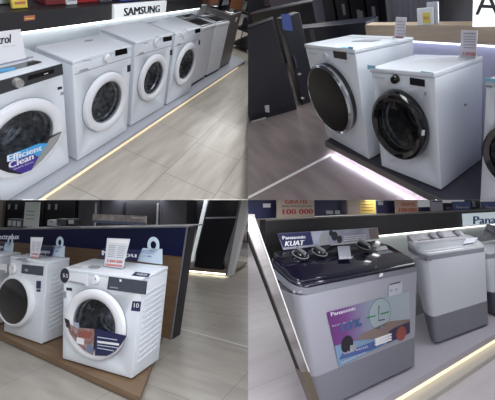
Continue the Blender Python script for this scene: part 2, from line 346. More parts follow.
# nearest machine, cut by the left side of the picture
b1 = A.bx['m1']; ring1 = [(31, 97.5), (62.5, 127), (20, 173.5), (53, 106), (3, 107)]
T1, P, Pt, Ps, C1, dr = front_loader(A, b1, 'washer with black control band and colourful door sticker, nearest in the white row', 'front loaders in the white row', ring1, None, hole=.705)
plate_px('control_band', dark_panel, P, [(-60, 113), (62.6, 74), (61.5, 63.5), (-60, 97)], .003, .006, T1)
plate_px('display', dark_display, P, [(28, 80.2), (54, 72.8), (53.5, 69), (28, 76)], .0095, .002, T1)
plate_px('display_mark', paper, P, [(44, 74.5), (48, 73.4), (48, 72.8), (44, 73.9)], .012, .001, T1)
dial(P, 15.5, 81.8, None, mat('silver dial', (190, 190, 190), .3, .6), T1, chrome, rpx=4.8, d=.035)
plate_px('energy_label', ink, P, [(57.5, 90), (62, 89), (62, 86.3), (57.5, 87.3)], .002, .001, T1)
plate_px('printed_mark', seam, P, [(60.5, 95.5), (64, 94.5), (63.5, 91.5), (60.5, 92.3)], .002, .001, T1)
plate_px('inner_lid', mat('smoked strip', (104, 108, 114), .2), Pt, [(-10, 76), (34, 65), (42, 62), (33, 60.5), (-10, 71)], .001, .003, T1)
plate_px('lid_label', black, Pt, [(27, 66.3), (42, 62.3), (38, 60.8), (27, 63.2)], .0045, .001, T1)
plate_px('top_sticker', mat('blue leaflet', (70, 160, 216), .4), Pt, [(-2, 73), (15, 70), (14, 67), (-2, 69.5)], .0045, .001, T1)
plate_px('top_badge', greypaper, Pt, [(19, 60), (34, 57.6), (33, 56.4), (21, 58)], .001, .001, T1)
# door sticker: black, cyan, purple and silver fields following the rim
st = plate_px('door_sticker', mat('black vinyl', (22, 22, 28), .4), P, [(-22, 148), (-8, 166), (8, 172.5), (20, 174.2), (31, 169.8), (42, 160), (52, 148.5), (58, 140), (61.5, 131.5), (48, 137.5), (37.5, 144.5), (22, 151.5), (6, 156.5), (-10, 155)], .044, .002, dr)
dr2 = st
plate_px('silver_field', silver, P, [(30.5, 170), (42, 160), (52, 148.5), (58, 140), (61, 132.5), (50, 138.5), (43.5, 149), (37, 160)], .0475, .001, st)
plate_px('cyan_field', cyan, P, [(6.5, 162), (38, 157.5), (43.5, 149), (48, 143.3), (38, 143.5), (28, 148), (7, 155.5)], .0475, .001, st)
plate_px('purple_field', purple, P, [(8.5, 168.5), (22, 173.2), (31, 170.2), (38.5, 157), (33, 154), (9, 162.5)], .0488, .001, st)
text('lettering', 'Efficient', paper, P, (7.3, 162.0), (41.5, 150.2), (6.9, 155.8), st, off=.050, bold=.03)
text('lettering', 'Clean', paper, P, (8.6, 169.0), (33, 159.0), (8.0, 162.4), st, off=.050, bold=.03)
text('lettering', 'Quick Drive', paper, P, (13.5, 170.3), (33.5, 162.6), (13.3, 168.5), st, off=.050, bold=.01)
samsung_front(A.bx['m2'], 'plain white washer beside the one with the black band', [(83, 107), (126, 95), (107, 71.5), (102, 129.5), (88, 88), (120, 78)], [(115.3, 56), (127.3, 53.4), (126.6, 47.7), (114.8, 50.3)], (107, 58.5, 3), [(127.2, 72.3), (130.5, 71.2), (130.5, 64.5), (127.2, 65.5)], [(73, 75), (131, 61)], ('Samsung', (83, 62), (90.5, 60.5), (83, 60)), top=[(84, 42), (92, 41), (94, 39.5), (86, 40)])
o = None
samsung_front(A.bx['m3'], 'white washer directly under the lit sign, with a marked display', [(138, 83), (165.5, 70), (154, 54.5), (148.5, 100), (142, 67), (163, 58)], [(163.4, 41.8), (171.6, 40.2), (171.6, 35.8), (163, 37)], (156.5, 42.2, 2.4), [(170, 55.5), (172.3, 54.8), (172.3, 49.5), (170, 50)], [(136, 56), (174, 46)], ('Samsung', (143.5, 44.5), (148, 43.6), (143.5, 43)), top=[(146, 24), (156, 22), (159, 21), (148, 22.6)])
samsung_front(A.bx['m4'], 'third plain white front-loading washer, last before the top loaders', [(174.5, 70.5), (196, 56), (187.5, 43.5), (182.5, 84), (178, 54), (195, 47)], [(195, 33.3), (200.2, 32), (200.2, 28), (195, 29.4)], (184, 34.5, 1.8), [(198.5, 45), (200, 44.5), (200, 40), (198.5, 40.3)], [(176, 46), (201, 38)], ('Samsung', (179, 37.5), (182, 36.7), (179, 36.3)))
def top_loader(b, label, bodym, lidm, openlid=False, group='top loaders in the white row'):
    x, y, yaw, w, d, h, tp, hb = b; L = local(A, b); T = thing('washing_machine', label, 'washing machine', A, L, group); P = Pl(A, L, (0, 0, 0), (1, 0, 0), (0, 0, 1)); Pt = Pl(A, L, (0, 0, h), (1, 0, 0), (0, 1, 0))
    bm = bmesh.new(); add_box(bm, (0, 0, .04), (w, d, h-.03), .02, 3); finish('body', bm, bodym, A, T, smooth=40)
    box('base', black, A, (.012, .012, .0005), (w-.012, d-.012, .042), T)
    bm = bmesh.new(); add_box(bm, (-.004, -.006, h-.045), (w+.004, d, h), .014, 3); finish('top_frame', bm, bodym, A, T, smooth=40)
    bm = bmesh.new(); add_box(bm, (.03, .02, h-.004), (w-.03, d*.68, h+.012), .008, 2)
    lid = finish('lid', bm, lidm, A, T, smooth=40)
    plate('lid_window', glass_dark, Pt, [(.1, .05), (w-.1, .05), (w-.1, d*.6), (.1, d*.6)], .0125, .002, lid)
    bm = bmesh.new(); add_box(bm, (.01, d*.7, h-.002), (w-.01, d-.005, h+.03), .008, 2); cp = finish('control_panel', bm, lidm, A, T, smooth=40)
    plate('display', dark_display, Pt, [(.18, d*.76), (w-.18, d*.76), (w-.18, d*.92), (.18, d*.92)], .0305, .001, cp)
    if openlid:
        bm = bmesh.new(); add_box(bm, (.02, d*.55, h+.01), (w-.02, d*.62, h+.30), .01, 2); q = finish('raised_lid', bm, black_gloss, A, T, smooth=40)
        plate('lid_inner', seam, P, [(.12, h+.06), (w-.12, h+.06), (w-.16, h+.14), (.16, h+.14)], -d*.55+.001, .002, q)
    return T, P
gl_ = mat('grey lid', (120, 124, 130), .25)
top_loader(A.bx['m5'], 'white top-loading washer beside the last white front loader', white2, gl_)
top_loader(A.bx['m6'], 'white top-loading washer beside the dark grey one', white2, gl_)
T7, P7 = top_loader(A.bx['m7'], 'dark grey top-loading washer with black lid raised at the row end', mat('graphite body', (112, 106, 104), .35, .2), black_gloss, True)
box('side_panel', mat('taupe side', (120, 114, 110), .4), A, (A.bx['m7'][3]-.001, .03, .06), (A.bx['m7'][3]+.003, .38, .86), T7)
plate('price_sticker', paper, P7, [(.30, .80), (.38, .80), (.38, .87), (.30, .87)], .002, .001, T7)
# stand card on the first machine
T, P = card(A, 'promo_stand', 'white card with the ending rol, standing on the nearest washer', 'sign', [(-12, 56), (24.6, 50.5), (20, 29), (-12, 33)], ztop(b1, .17)+.006, paper, th=.006, y=.17)
text('lettering', 'Control', ink, P, (-19, 46.5), (10, 42.8), (-19, 37), T, off=.0075, bold=.03)
text('lettering', 'Quick wash', greypaper, P, (3, 47.5), (15.5, 45.8), (3, 46.2), T, off=.0075, bold=.01)
# goods standing on the ledge behind the fascia
zc = A.z1+.004
for (x0, x1, yt, m, nm, lb, ct, dy) in [
 (-4, 3.5, -6, offwhite, 'carton', 'pale carton at the left end of the fascia ledge', 'box', .16),
 (3.5, 13, -4, mat('sage box', (150, 160, 140), .5), 'carton', 'grey-green carton beside the yellow sign on the ledge', 'box', .16),
 (27.5, 41, -5, mat('mauve grey box', (118, 112, 124), .5), 'carton', 'mauve grey carton right of the yellow sign on the ledge', 'box', .25),
 (46, 66, -12, mat('wine red box', (120, 48, 52), .5), 'carton', 'dark red carton left of the white leaflet on the ledge', 'box', .07),
 (78, 98, -12, mat('bright red box', (160, 44, 48), .5), 'carton', 'bright red carton right of the white leaflet on the ledge', 'box', .07),
 (100, 112, -12, mat('grey carton', (96, 94, 104), .5), 'carton', 'grey carton between the red and blue ones on the ledge', 'box', .05),
 (120, 137, -9, mat('blue carton', (70, 92, 160), .5), 'carton', 'blue carton directly above the lit sign', 'box', .03),
 (139, 149, -9, mat('pale blue carton', (150, 168, 200), .5), 'carton', 'pale blue carton right of the blue one above the lit sign', 'box', .03)]:
    sit_box(A, nm, lb, ct, x0, x1, yt, zc, A.wy+dy, .14, m, group='cartons on the fascia ledge', yl=6)
T, P, w_, h_ = sit_box(A, 'promo_sign', 'yellow promotion sign standing on the black fascia', 'sign', 12.5, 28, -5, zc, A.wy+.05, .02, yellow, yl=6)
plate('printed_line', orange, P, [(.02, .03), (w_-.02, .03), (w_-.02, .05), (.02, .05)], .001, .001, T)
plate('printed_line', orange, P, [(.02, .07), (w_-.03, .07), (w_-.03, .085), (.02, .085)], .001, .001, T)
T, P, w_, h_ = sit_box(A, 'leaflet_stand', 'white leaflet stand between the red cartons on the ledge', 'sign', 67, 77.5, -4, zc, A.wy+.05, .02, paper, yl=6)
plate('printed_line', greypaper, P, [(.01, .03), (w_-.01, .03), (w_-.01, .04), (.01, .04)], .001, .001, T)
# aisle beyond the row end: a wire trolley and a dark bench
a0 = A.floor(232.5, 47.5); L = Matrix.Translation((a0.x, a0.y, A.fz))
T = thing('wire_rack', 'dark wire rack with shelves on the floor beyond the grey washer', 'rack', A, L)
bm = bmesh.new()
for px_ in (0, .5, 1.0):
    for py_ in (0, .45): add_tube(bm, (px_, -py_, .001), (px_, -py_, 1.1), .014)
finish('post', bm, mat('light metal post', (150, 152, 156), .3, .6), A, T, smooth=40)
for i, z in enumerate((.08, .42, .76)):
    box('shelf', black, A, (-.02, -.47, z), (1.02, .02, z+.05), T)
for i in range(3):
    L3 = Matrix.Translation((a0.x+.1+.3*i, a0.y-.3, A.fz+.812)); t = thing('boxed_appliance', ['black boxed appliance on the wire rack, nearest', 'grey boxed appliance in the middle of the wire rack', 'brown boxed appliance on the wire rack, farthest'][i], 'box', A, L3, 'boxes on the wire rack')
    box('body', [black, mat('grey stock', (90, 92, 98)), mat('kraft stock', (150, 104, 70))][i], A, (0, 0, 0.0005), (.24, .24, .2), t)
    L4 = Matrix.Translation((a0.x+.1+.3*i, a0.y-.3, A.fz+.472)); t = thing('boxed_appliance', ['dark box low on the wire rack, nearest', 'dark box low in the middle of the wire rack', 'dark box low on the wire rack, farthest'][i], 'box', A, L4, 'boxes on the wire rack')
    box('body', dark_panel, A, (0, 0, 0.0005), (.25, .24, .2), t)
a1 = A.floor(214, 20); L = Matrix.Translation((5.2, 1.3, A.fz)); T = thing('storage_cabinet', 'brown storage cabinet behind the raised black lid', 'cabinet', A, L)
box('body', mat('rust brown', (118, 84, 66), .5), A, (0, 0, .0005), (2.6, .5, 1.5), T)
for i in range(3): box('door', mat('orange brown door', (150, 100, 70), .5), A, (.05+.85*i, -.02, .1), (.84+.85*i, -.001, 1.42), T)
# ================= display with the black doors =================
A = TRs; I = Matrix()
floor_tr = tile_mat('taupe tiles', (98, 88, 88), (116, 106, 104), (92, 84, 84), tile=(.6, 2.4), off=(0, .13), gw=.001, rowoff=0)
struct(box('floor', floor_tr, A, (-8, -2.6, A.fz-.05), (4, 4.5, A.fz), bevel=0))
p0, p1 = A.floor(245, 199.5), A.floor(331, 154.5)
dv = (p1-p0).normalized(); nv = Vector((-dv.y, dv.x, 0))*.017
bm = bmesh.new(); PFl = Pl(A, I, (0, 0, A.fz), (1, 0, 0), (0, 1, 0)); p0 = p0-dv*.3
add_prism(bm, PFl, [(p0+nv).xy, (p0-nv).xy, (p1-nv).xy, (p1+nv).xy], .0008, .001); ob = finish('trim_floor', bm, mat('pale floor strip', (190, 186, 184), .4), A); struct(ob)
dkw = mat('dark aisle', (26, 26, 34), .5)
struct(box('wall_far', dkw, A, (-7.9, -2.5, A.fz), (-7.85, 4.4, 3.2), bevel=0))
struct(box('wall_rear', dkw, A, (-7.9, 4.4, A.fz), (3.9, 4.45, 3.2), bevel=0))
pod = thing('display_podium', 'dark carpeted podium with cold light under the black-door washers', 'podium', A, Matrix.Rotation(math.atan(A.ps), 4, 'Z'))
xl = A.floor(321, 143, 0).x
box('top', mat('charcoal carpet', (62, 62, 74), .8, noise=(60, (48, 48, 58))), A, (xl, A.py, -.025), (2.9, .52, 0), pod, bevel=0)
box('edge_trim', mat('brushed grey trim', (110, 108, 104), .3, .4), A, (xl-.004, A.py-.006, -A.q+.012), (2.9, A.py, -.001), pod, bevel=.001)
box('side_trim', mat('brushed grey trim', (110, 108, 104), .3, .4), A, (xl-.006, A.py, -A.q+.012), (xl, .52, -.001), pod, bevel=.001)
box('plinth', mat('grey plinth tr', (90, 90, 96), .5), A, (xl+.05, A.py+.08, A.fz+.0005), (2.9, .5, -.025), pod, bevel=0)
box('led_strip', mat('cold led', (236, 236, 255), emit=36), A, (xl+.04, A.py+.015, -A.q-.004), (2.8, A.py+.035, -A.q+.010), pod, bevel=0)
wl = Matrix.Translation((0, A.wy, 0)) @ Matrix.Rotation(math.atan(A.ws), 4, 'Z'); PW_ = Pl(A, wl, (0, 0, 0), (1, 0, 0), (0, 0, 1))
wall = thing('display_backboard', 'backboard with pale wood fascia above lavender lit panel', 'backboard', A, wl)
xa = PW_.h(367, 30).x
wood = mat('pale wood', (204, 184, 160), .5, noise=(3, (190, 170, 148), (1, 1, 12)))
box('back_panel', mat('lavender white panel', (206, 206, 226), .5), A, (xa, .05, A.fz), (3.2, .08, A.z0+.02), wall, bevel=0)
box('fascia', wood, A, (xa, 0, A.z0), (3.6, .04, A.z1+.0), wall, bevel=.002)
box('end_panel', wood, A, (xa-.02, .0, A.z0-.02), (xa, .075, A.z1), wall, bevel=.001)
box('led_strip', mat('cold white led', (225, 230, 255), emit=2.6), A, (xa+.3, .01, A.z0-.016), (3.1, .04, A.z0-.001), wall, bevel=0)
box('shelf', wood, A, (xa, .04, A.z1-.03), (3.6, .075, A.z1-.001), wall, bevel=0)
# dryer / washer A
b = A.bx['A']
T, P, Pt, Ps, C, dr = front_loader(A, b, 'taller white washer with closed black dome door and chrome rim', 'washers with black doors', [(312.5, 76), (325, 63), (357, 110), (343, 130.5), (316, 95), (345, 78)], None, style='dome', hole=0)
plate_px('display', dark_display, P, [(334.2, 57.5), (347, 59.8), (346.4, 52.7), (333.2, 50.7)], .002, .003, T)
dial(P, 327, 56.5, None, offwhite, T, rpx=2.4)
plate_px('protective_tape', tape, P, [(349, 54), (353.5, 54.5), (353, 47), (348.5, 46.5)], .002, .001, T)
text('lettering', 'smart inverter', seam, P, (309, 53.5), (317.5, 55.2), (309, 52), T, off=.002)
text('lettering', 'AI Direct Drive', seam, P, (344, 62.8), (349, 63.4), (344, 61.8), T, off=.002)
plate_px('top_booklet', greypaper, Pt, [(352, 41.5), (364, 40), (381, 40.2), (372, 41.8)], .001, .004, T)
plate('top_seam', seam, Pt, [(.02, b[4]*.78), (b[3]-.02, b[4]*.78), (b[3]-.02, b[4]*.80), (.02, b[4]*.80)], .0005, .001, T)
plate('tape_strip', tape, Pt, [(b[3]-.12, -.002), (b[3]-.01, -.002), (b[3]-.01, .03), (b[3]-.12, .03)], .0005, .001, T)
# washer B
b = A.bx['B']
T, P, Pt, Ps, C, dr = front_loader(A, b, 'white washer with black bezel door and black dial, price stand on top', 'washers with black doors', [(375.6, 113.5), (395.8, 89.3), (429.6, 131), (412.5, 158.8), (380, 96), (418, 103), (388, 143)], None, style='black', hole=.74)
plate_px('display', dark_display, P, [(410.3, 84.4), (425, 86.7), (424.8, 79.7), (410, 77.4)], .002, .003, T)
dial(P, 396, 78.8, None, black_gloss, T, chrome, rpx=3.9)
plate_px('protective_tape', tape, P, [(367.6, 69), (375.5, 70), (375.5, 65.8), (367.4, 64.8)], .002, .001, T)
plate_px('protective_tape', tape, P, [(421, 75.8), (433, 77), (433, 72.6), (421, 71)], .002, .001, T)
text('lettering', 'LG', ink, P, (370, 72), (373.5, 72.6), (370, 70.4), T, off=.002)
text('lettering', 'smart inverter', seam, P, (374, 77.5), (385, 79.2), (374, 75.8), T, off=.002)
plate_px('energy_label', seam, P, [(424, 95.5), (426.3, 95.7), (426.3, 92), (424, 91.8)], .002, .001, T)
plate_px('door_handle_glint', paper, P, [(421.5, 135.5), (424.5, 135.5), (425, 130), (422, 130)], .054, .001, dr)  # bright reflection on the door handle, painted as a pale plate
plate_px('side_hook', seam, Ps, [(464, 106), (466.5, 105.6), (466.5, 103.6), (464, 104)], .001, .004, T)
# washer C, at the right side of the picture
b = A.bx['C']; P0 = Pl(A, local(A, b), (0, 0, 0), (1, 0, 0), (0, 0, 1))
T, P, Pt, Ps, C, dr = front_loader(A, b, 'washer cut off by the right edge with a strip of blue tape', 'washers with black doors', [(490.5, 150), (507, 118), (535, 125), (552, 163), (530, 187)], None, style='black', hole=.74)
plate_px('protective_tape', tape, P, [(484.5, 82), (520, 87), (520, 82), (484.5, 77.4)], .002, .002, T)
text('lettering', 'LG', ink, P, (487, 87.3), (492, 88), (487, 84.8), T, off=.002)
dial(P, 520, 97, None, black_gloss, T, chrome, rpx=4)
# price stands
T, P = card(A, 'price_stand', 'white price stand with red price on the washer with black bezel door', 'price stand', [(460.5, 57), (476, 58.5), (478, 30.5), (461.5, 30)], ztop(A.bx['B'], .25)+.012, mat('price paper', (206, 200, 208), .5), th=.004, y=(A.bx['B'],))
for i, (a_, b_) in enumerate([(32.5, 34), (36, 37), (38.5, 39.5), (41, 42), (44, 45), (47, 48)]): plate_px('printed_line', greypaper, P, [(463.5, b_), (475.5, b_+.4), (475.5, a_+.4), (463.5, a_)], .0045, .0008, T)
text('lettering', '4.349.000', red, P, (462.5, 55.3), (475.6, 56.1), (462.5, 51.5), T, off=.0045, bold=.02)
T, P = card(A, 'price_stand', 'pinkish price stand at the back of the taller washer', 'price stand', [(394.5, 39), (404.5, 39.5), (407, 17.5), (396.5, 17)], ztop(A.bx['A'], .34)+.024, mat('price paper', (206, 200, 208), .5), th=.004, y=(A.bx['A'],), base=True)
for i in range(5): plate_px('printed_line', greypaper, P, [(397, 22+i*3), (405, 22.2+i*3), (405, 21.4+i*3), (397, 21.2+i*3)], .0045, .0008, T)
plate_px('printed_price', red, P, [(396, 38.3), (403, 38.6), (403, 36.6), (396, 36.3)], .0045, .0008, T)
T, P, w_, h_ = sit_box(A, 'tent_card', 'white and yellow tent card on the pale wood ledge', 'sign', 417, 433, 8, A.z1, A.wy+A.ws*1.2+.03, .012, paper, yl=20)
plate('yellow_field', yellow, P, [(.05, .015), (w_-.02, .015), (w_-.02, h_-.03), (.05, h_-.03)], .0005, .001, T)
text('lettering', 'PROMO', orange, P, (.06, .04), (w_-.03, .04), (.06, .06), T, off=.002, local=True)
T, P, w_, h_ = sit_box(A, 'tent_card', 'tall slim white card behind the yellow tent card', 'sign', 427, 438, 2, A.z1, A.wy+A.ws*1.3+.052, .012, offwhite, yl=20)
plate('printed_line', greypaper, P, [(.02, h_*.6), (w_-.02, h_*.6), (w_-.02, h_*.63), (.02, h_*.63)], .0005, .001, T)
# lightbox with the big A, black column, corrugated screen
T, P, w_, h_ = sit_box(A, 'lightbox_sign', 'bright white lightbox with a large black letter A', 'sign', 472.5, 560, -14, A.z1, A.wy+A.ws*2+.02, .04, mat('lightbox face', (246, 252, 248), emit=1.0), yl=10)
text('lettering', 'A', mat('dark grey letter', (60, 62, 66)), P, P.h(475.5, 14.5), P.h(500, 16.5), P.h(475.5, -11), T, off=.002, bold=.01, local=True)
yb = A.wy+.32
a_, b_ = A.yz(433.5, 15, yb), A.yz(474, 15, yb)
L = Matrix.Translation(((a_.x+b_.x)/2, yb+.1, A.fz)); T = thing('column', 'round black column behind the wood fascia, left of the lightbox', 'column', A, L)
Pc = Pl(A, L, (0, 0, 0), (1, 0, 0), (0, 1, 0)); r_ = (b_.x-a_.x)/2*.95
lathe('shaft', mat('black column', (30, 30, 36), .4), Pc, (0, 0), r_, r_, [(0, .0005), (1, .0005), (1, 2.8), (0, 2.8)], T)
lathe('collar', black, Pc, (0, 0), r_*1.04, r_*1.04, [(0, .0015), (1, .0015), (1, .12), (0, .12)], T)
yb = A.wy+1.1
a_, b_ = A.yz(391, 15, yb), A.yz(440, 15, yb); L = Matrix.Translation((a_.x, yb, A.fz)); T = thing('shutter', 'grey corrugated roller shutter behind the price stands', 'shutter', A, L)
bm = bmesh.new(); w_ = b_.x-a_.x+.25; n = 46
pts = [(w_*i/n, .02*math.sin(i*math.pi/2+.001)) for i in range(n+1)]
lo = [bm.verts.new((x, y, .0005)) for x, y in pts]+[bm.verts.new((x, y+.03, .0005)) for x, y in reversed(pts)]
hi = [bm.verts.new(v.co+Vector((0, 0, 2.6))) for v in lo]; m_ = len(lo)
bm.faces.new(lo); bm.faces.new(hi)
for i in range(m_): bm.faces.new([lo[i], lo[(i+1) % m_], hi[(i+1) % m_], hi[i]])
finish('corrugated_sheet', bm, mat('corrugated grey', (136, 136, 146), .4), A, T, smooth=60)
box('side_rail', seam, A, (-.04, -.03, .0005), (0, .06, 2.6), T)
# black appliances in the dark aisle on the left
def stand(name, label, cat, p0, p1, ytop, dep, m, group=None, z=None, H=None, back=1):
    """upright box whose front foot runs between two floor points seen in the photo"""
    a, c = A.floor(*p0, z), A.floor(*p1, z); d = (c-a); w = d.length; ang = math.atan2(d.y, d.x)
    if H is None:
        lo, hi = 0., 3.
        for _ in range(30):
            mid = (lo+hi)/2
            if A.proj(a+Vector((0, 0, mid)))[1] > ytop: lo = mid
            else: hi = mid
        H = lo
    L = Matrix.Translation(a) @ Matrix.Rotation(ang, 4, 'Z'); T = thing(name, label, cat, A, L, group); P = Pl(A, L, (0, 0, 0), (1, 0, 0), (0, 0, 1))
    box('cabinet', m, A, (0, 0, .0005), (w, dep*back, H), T, bevel=.006)
    return T, P, w, H
fb = mat('black steel', (28, 28, 36), .32); fb2 = mat('dark slate steel', (40, 42, 54), .3)
T, P, w_, h_ = stand('refrigerator', 'large black refrigerator at the left edge of the dark aisle', 'refrigerator', (250.5, 122.5), (297, 109.5), 37, .25, fb, 'black refrigerators in the dark aisle')
plate('door', fb, P, [(.02, .1), (w_-.02, .1), (w_-.02, h_-.02), (.02, h_-.02)], .001, .03, T)
plate_px('energy_label', greypaper, P, [(265.5, 112), (269.5, 112.5), (269, 105), (264.5, 105.5)], .032, .001, T)
plate('bottom_trim', silver, P, [(.02, .005), (w_*.35, .005), (w_*.35, .03), (.02, .03)], .031, .003, T)
T, P, w_, h_ = stand('refrigerator', 'narrow black refrigerator with blue sticker right of the large one', 'refrigerator', (303, 105), (319, 99), 19, .25, fb, 'black refrigerators in the dark aisle')
plate_px('blue_sticker', mat('blue sticker', (48, 64, 120), .4), P, [(279+4, 30), (293, 31), (290, 14), (281, 14)], .002, .002, T)
plate('handle', chrome, P, [(.03, .5), (.045, .5), (.045, h_*.6), (.03, h_*.6)], .002, .02, T)
for px_, py_ in ((298, 74), (301, 98)): plate_px('label', greypaper, P, [(px_, py_+1), (px_+3, py_+1), (px_+3, py_-1), (px_, py_-1)], .002, .001, T)
T, P, w_, h_ = stand('refrigerator', 'dark slate refrigerator with pale stripe behind the taller washer', 'refrigerator', (302, 84), (375, 93), 30, .2, fb2, 'black refrigerators in the dark aisle')
q0, q1, q2, q3 = P.h(312, 42), P.h(316.5, 41.5), P.h(315.5, 30.5), P.h(309, 31)
plate('pale_stripe', mat('pale stripe', (92, 94, 108), .3), P, [(q0.x, 0.05), (q0.x+.09, 0.05), (q0.x+.09, h_-.02), (q0.x, h_-.02)], .001, .003, T)
T, P, w_, h_ = stand('display_case', 'long dark cabinet with grey side seam behind the slate refrigerator', 'cabinet', (265, 62), (325, 66), 13, .2, mat('ink steel', (34, 34, 44), .35), None)
plate('top_trim', seam, P, [(0, h_-.02), (w_, h_-.02), (w_, h_), (0, h_)], .001, .004, T)
T, P, w_, h_ = stand('poster', 'large pale grey poster board high at the back of the dark aisle', 'poster', (281, 46), (322, 48), -12, .04, mat('pale poster', (138, 138, 158), .5))
plate('printed_image', mat('brown photo print', (70, 60, 70), .5, noise=(14, (130, 120, 130))), P, [(-.30, h_*.72), (-.002, h_*.72), (-.002, h_), (-.30, h_)], -.02, .01, T)
cols = [(20, 20, 28), (30, 30, 40), (18, 18, 26), (36, 36, 48), (24, 22, 30)]
for i, (xa_, xb_, lb) in enumerate([(322, 336, 'slim black tower left of the tagged ones at the back'), (338, 350, 'black tower with white tag near the top'), (352, 366, 'black tower with two small tags at the back'), (368, 380, 'black tower with tall white tag'), (381, 392, 'black tower beside the grey shutter')]):
    ybk = 3.0; a_, b_ = A.yz(xa_, 20, ybk), A.yz(xb_, 20, ybk); L = Matrix.Translation((a_.x, ybk, A.fz)); t = thing('refrigerator', lb, 'refrigerator', A, L, 'black towers at the back wall'); P = Pl(A, L, (0, 0, 0), (1, 0, 0), (0, 0, 1)); w_ = b_.x-a_.x
    box('cabinet', mat('tower %d' % i, cols[i], .35), A, (0, 0, .0005), (w_, .5, 2.6), t, bevel=.01)
    box('handle', seam, A, (.06, -.03, 1.0), (.08, -.001, 1.7), t)
    if i in (1, 2, 3):
        for k in range(2 if i == 2 else 1):
            c_ = P.h((xa_+xb_)/2+3*k, (9, 15, 12)[i-1]+k); plate('price_tag', greypaper, P, [(c_.x-.05, c_.y-.12), (c_.x+.04, c_.y-.12), (c_.x+.04, c_.y+.1), (c_.x-.05, c_.y+.1)], .002, .002, t)
# ================= display with the navy fascia =================
A = BLs; I = Matrix()
floor_bl = tile_mat('light greige tiles', (150, 145, 138), (168, 163, 155), (118, 112, 106), tile=(.85, .8), off=(.15, -.09), gw=.003, rowoff=0)
struct(box('floor', floor_bl, A, (-7, -1.9, A.fz-.05), (4.5, 11, A.fz), bevel=0))
struct(box('wall_back', mat('pale store wall', (150, 148, 150), .6), A, (-7, 10.9, A.fz), (4.5, 10.95, 3), bevel=0))
struct(box('wall_left', mat('dark left wall', (60, 60, 66), .6), A, (-7, -1.5, A.fz), (-6.95, 10.9, 3), bevel=0))
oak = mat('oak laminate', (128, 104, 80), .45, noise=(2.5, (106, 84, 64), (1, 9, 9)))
oak_d = mat('oak edge', (112, 86, 62), .5, noise=(2.5, (96, 74, 54), (1, 9, 9)))
q = A.floor(138.5, 398, 0); qr = A.floor(173, 327, 0)
pd = thing('display_podium', 'oak laminate podium under the washers with navy fascia behind', 'podium', A, I)
bm = bmesh.new(); Pz = Pl(A, I, (0, 0, 0), (1, 0, 0), (0, 1, 0)); yf = lambda x: A.py + A.ps*x
poly = [(-3.2, yf(-3.2)), (q.x, yf(q.x)), (qr.x, A.wy+A.ws*qr.x-.003), (-3.2, A.wy-A.ws*3.2-.003)]
add_prism(bm, Pz, poly, -A.q, A.q); finish('top', bm, oak, A, pd)
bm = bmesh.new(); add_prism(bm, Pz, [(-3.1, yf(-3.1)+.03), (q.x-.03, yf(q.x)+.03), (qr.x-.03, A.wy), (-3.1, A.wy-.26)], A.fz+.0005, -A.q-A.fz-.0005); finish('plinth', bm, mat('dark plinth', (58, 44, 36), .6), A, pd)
wl = Matrix.Translation((0, A.wy, 0)) @ Matrix.Rotation(math.atan(A.ws), 4, 'Z'); PW_ = Pl(A, wl, (0, 0, 0), (1, 0, 0), (0, 0, 1))
wall = thing('display_backboard', 'backboard with navy fascia over oak panel behind the ribbed washers', 'backboard', A, wl)
xr = PW_.h(188, 228).x; xb = PW_.h(172, 320).x
P = PW_
plate('back_panel', oak, P, [(-3.2, A.fz), (xb, A.fz), (PW_.h(182.5, 255).x, A.z0), (-3.2, A.z0)], -.06, .06, wall)
qa, qb = PW_.h(40, 229.3), PW_.h(188, 227.3); zr = qb.y; zl = qa.y+(qb.y-qa.y)*(-3.2-qa.x)/(qb.x-qa.x)
plate('fascia', navy_dark, P, [(-3.2, A.z0-.01), (PW_.h(182.5, 255).x, A.z0), (xr-.01, zr), (-3.2, zl)], -.08, .095, wall)
plate('fascia_edge', mat('grey edge', (120, 120, 128), .4), P, [(xr-.008, zr), (xr+.002, zr), (xb+.006, A.fz+.001), (xb-.004, A.fz+.001)], -.004, .022, wall)
plate('top_edge', mat('grey edge', (120, 120, 128), .4), P, [(-3.2, zl), (xr, zr), (xr, zr+.012), (-3.2, zl+.012)], -.3, .316, wall)
plate('rear_panel', black, P, [(xb-.3, A.fz+.001), (xb+.012, A.fz+.001), (xr+.008, zr-.004), (xr-.3, zr-.004)], -.13, .125, wall)
text('lettering', 'Electrolux', mat('white lettering', (214, 218, 232), .5, emit=.2), PW_, (-5, 239.2), (19, 239.2), (-5, 234.2), wall, off=.016, bold=.025)
def side_detail(T, P, b): pass
# washer A
b = A.bx['A']
T, P, Pt, Ps, C, dr = front_loader(A, b, 'ribbed-side washer with closed dark door, left of the one with the food picture', 'ribbed washers on the oak podium', [(-.5, 300), (15, 275.8), (36.5, 304.5), (24, 324.2), (33, 288), (6, 316)], None, style='navy', hole=0, side_ribs=True)
plate_px('display', slate, P, [(21.6, 273), (43, 275.7), (43.8, 266.3), (22.3, 264.3)], .002, .004, T)
plate_px('display_mark', seam, P, [(25, 271.2), (28, 271.5), (28, 269), (25, 268.7)], .0065, .001, T)
plate_px('energy_label', navy, P, [(36.2, 288.5), (40.6, 288.8), (41, 281), (36.4, 281)], .002, .001, T)
plate_px('energy_label', ink, P, [(36.4, 291.5), (40.4, 291.8), (40.5, 289.6), (36.4, 289.3)], .002, .001, T)
dw = plate_px('detergent_drawer', white2, P, [(-8, 270.5), (7, 272.2), (7, 264.2), (-8, 263)], .001, .005, T)
plate_px('drawer_grip', seam, P, [(-6, 271), (6, 272.4), (5, 270.4), (-5, 269)], .0065, .002, dw)
dial(P, 13.5, 268.5, None, white2, T, chrome, rpx=3)
plate_px('top_sticker', greypaper, Pt, [(15, 260), (24, 260.5), (27, 258.5), (18, 258)], .001, .001, T)
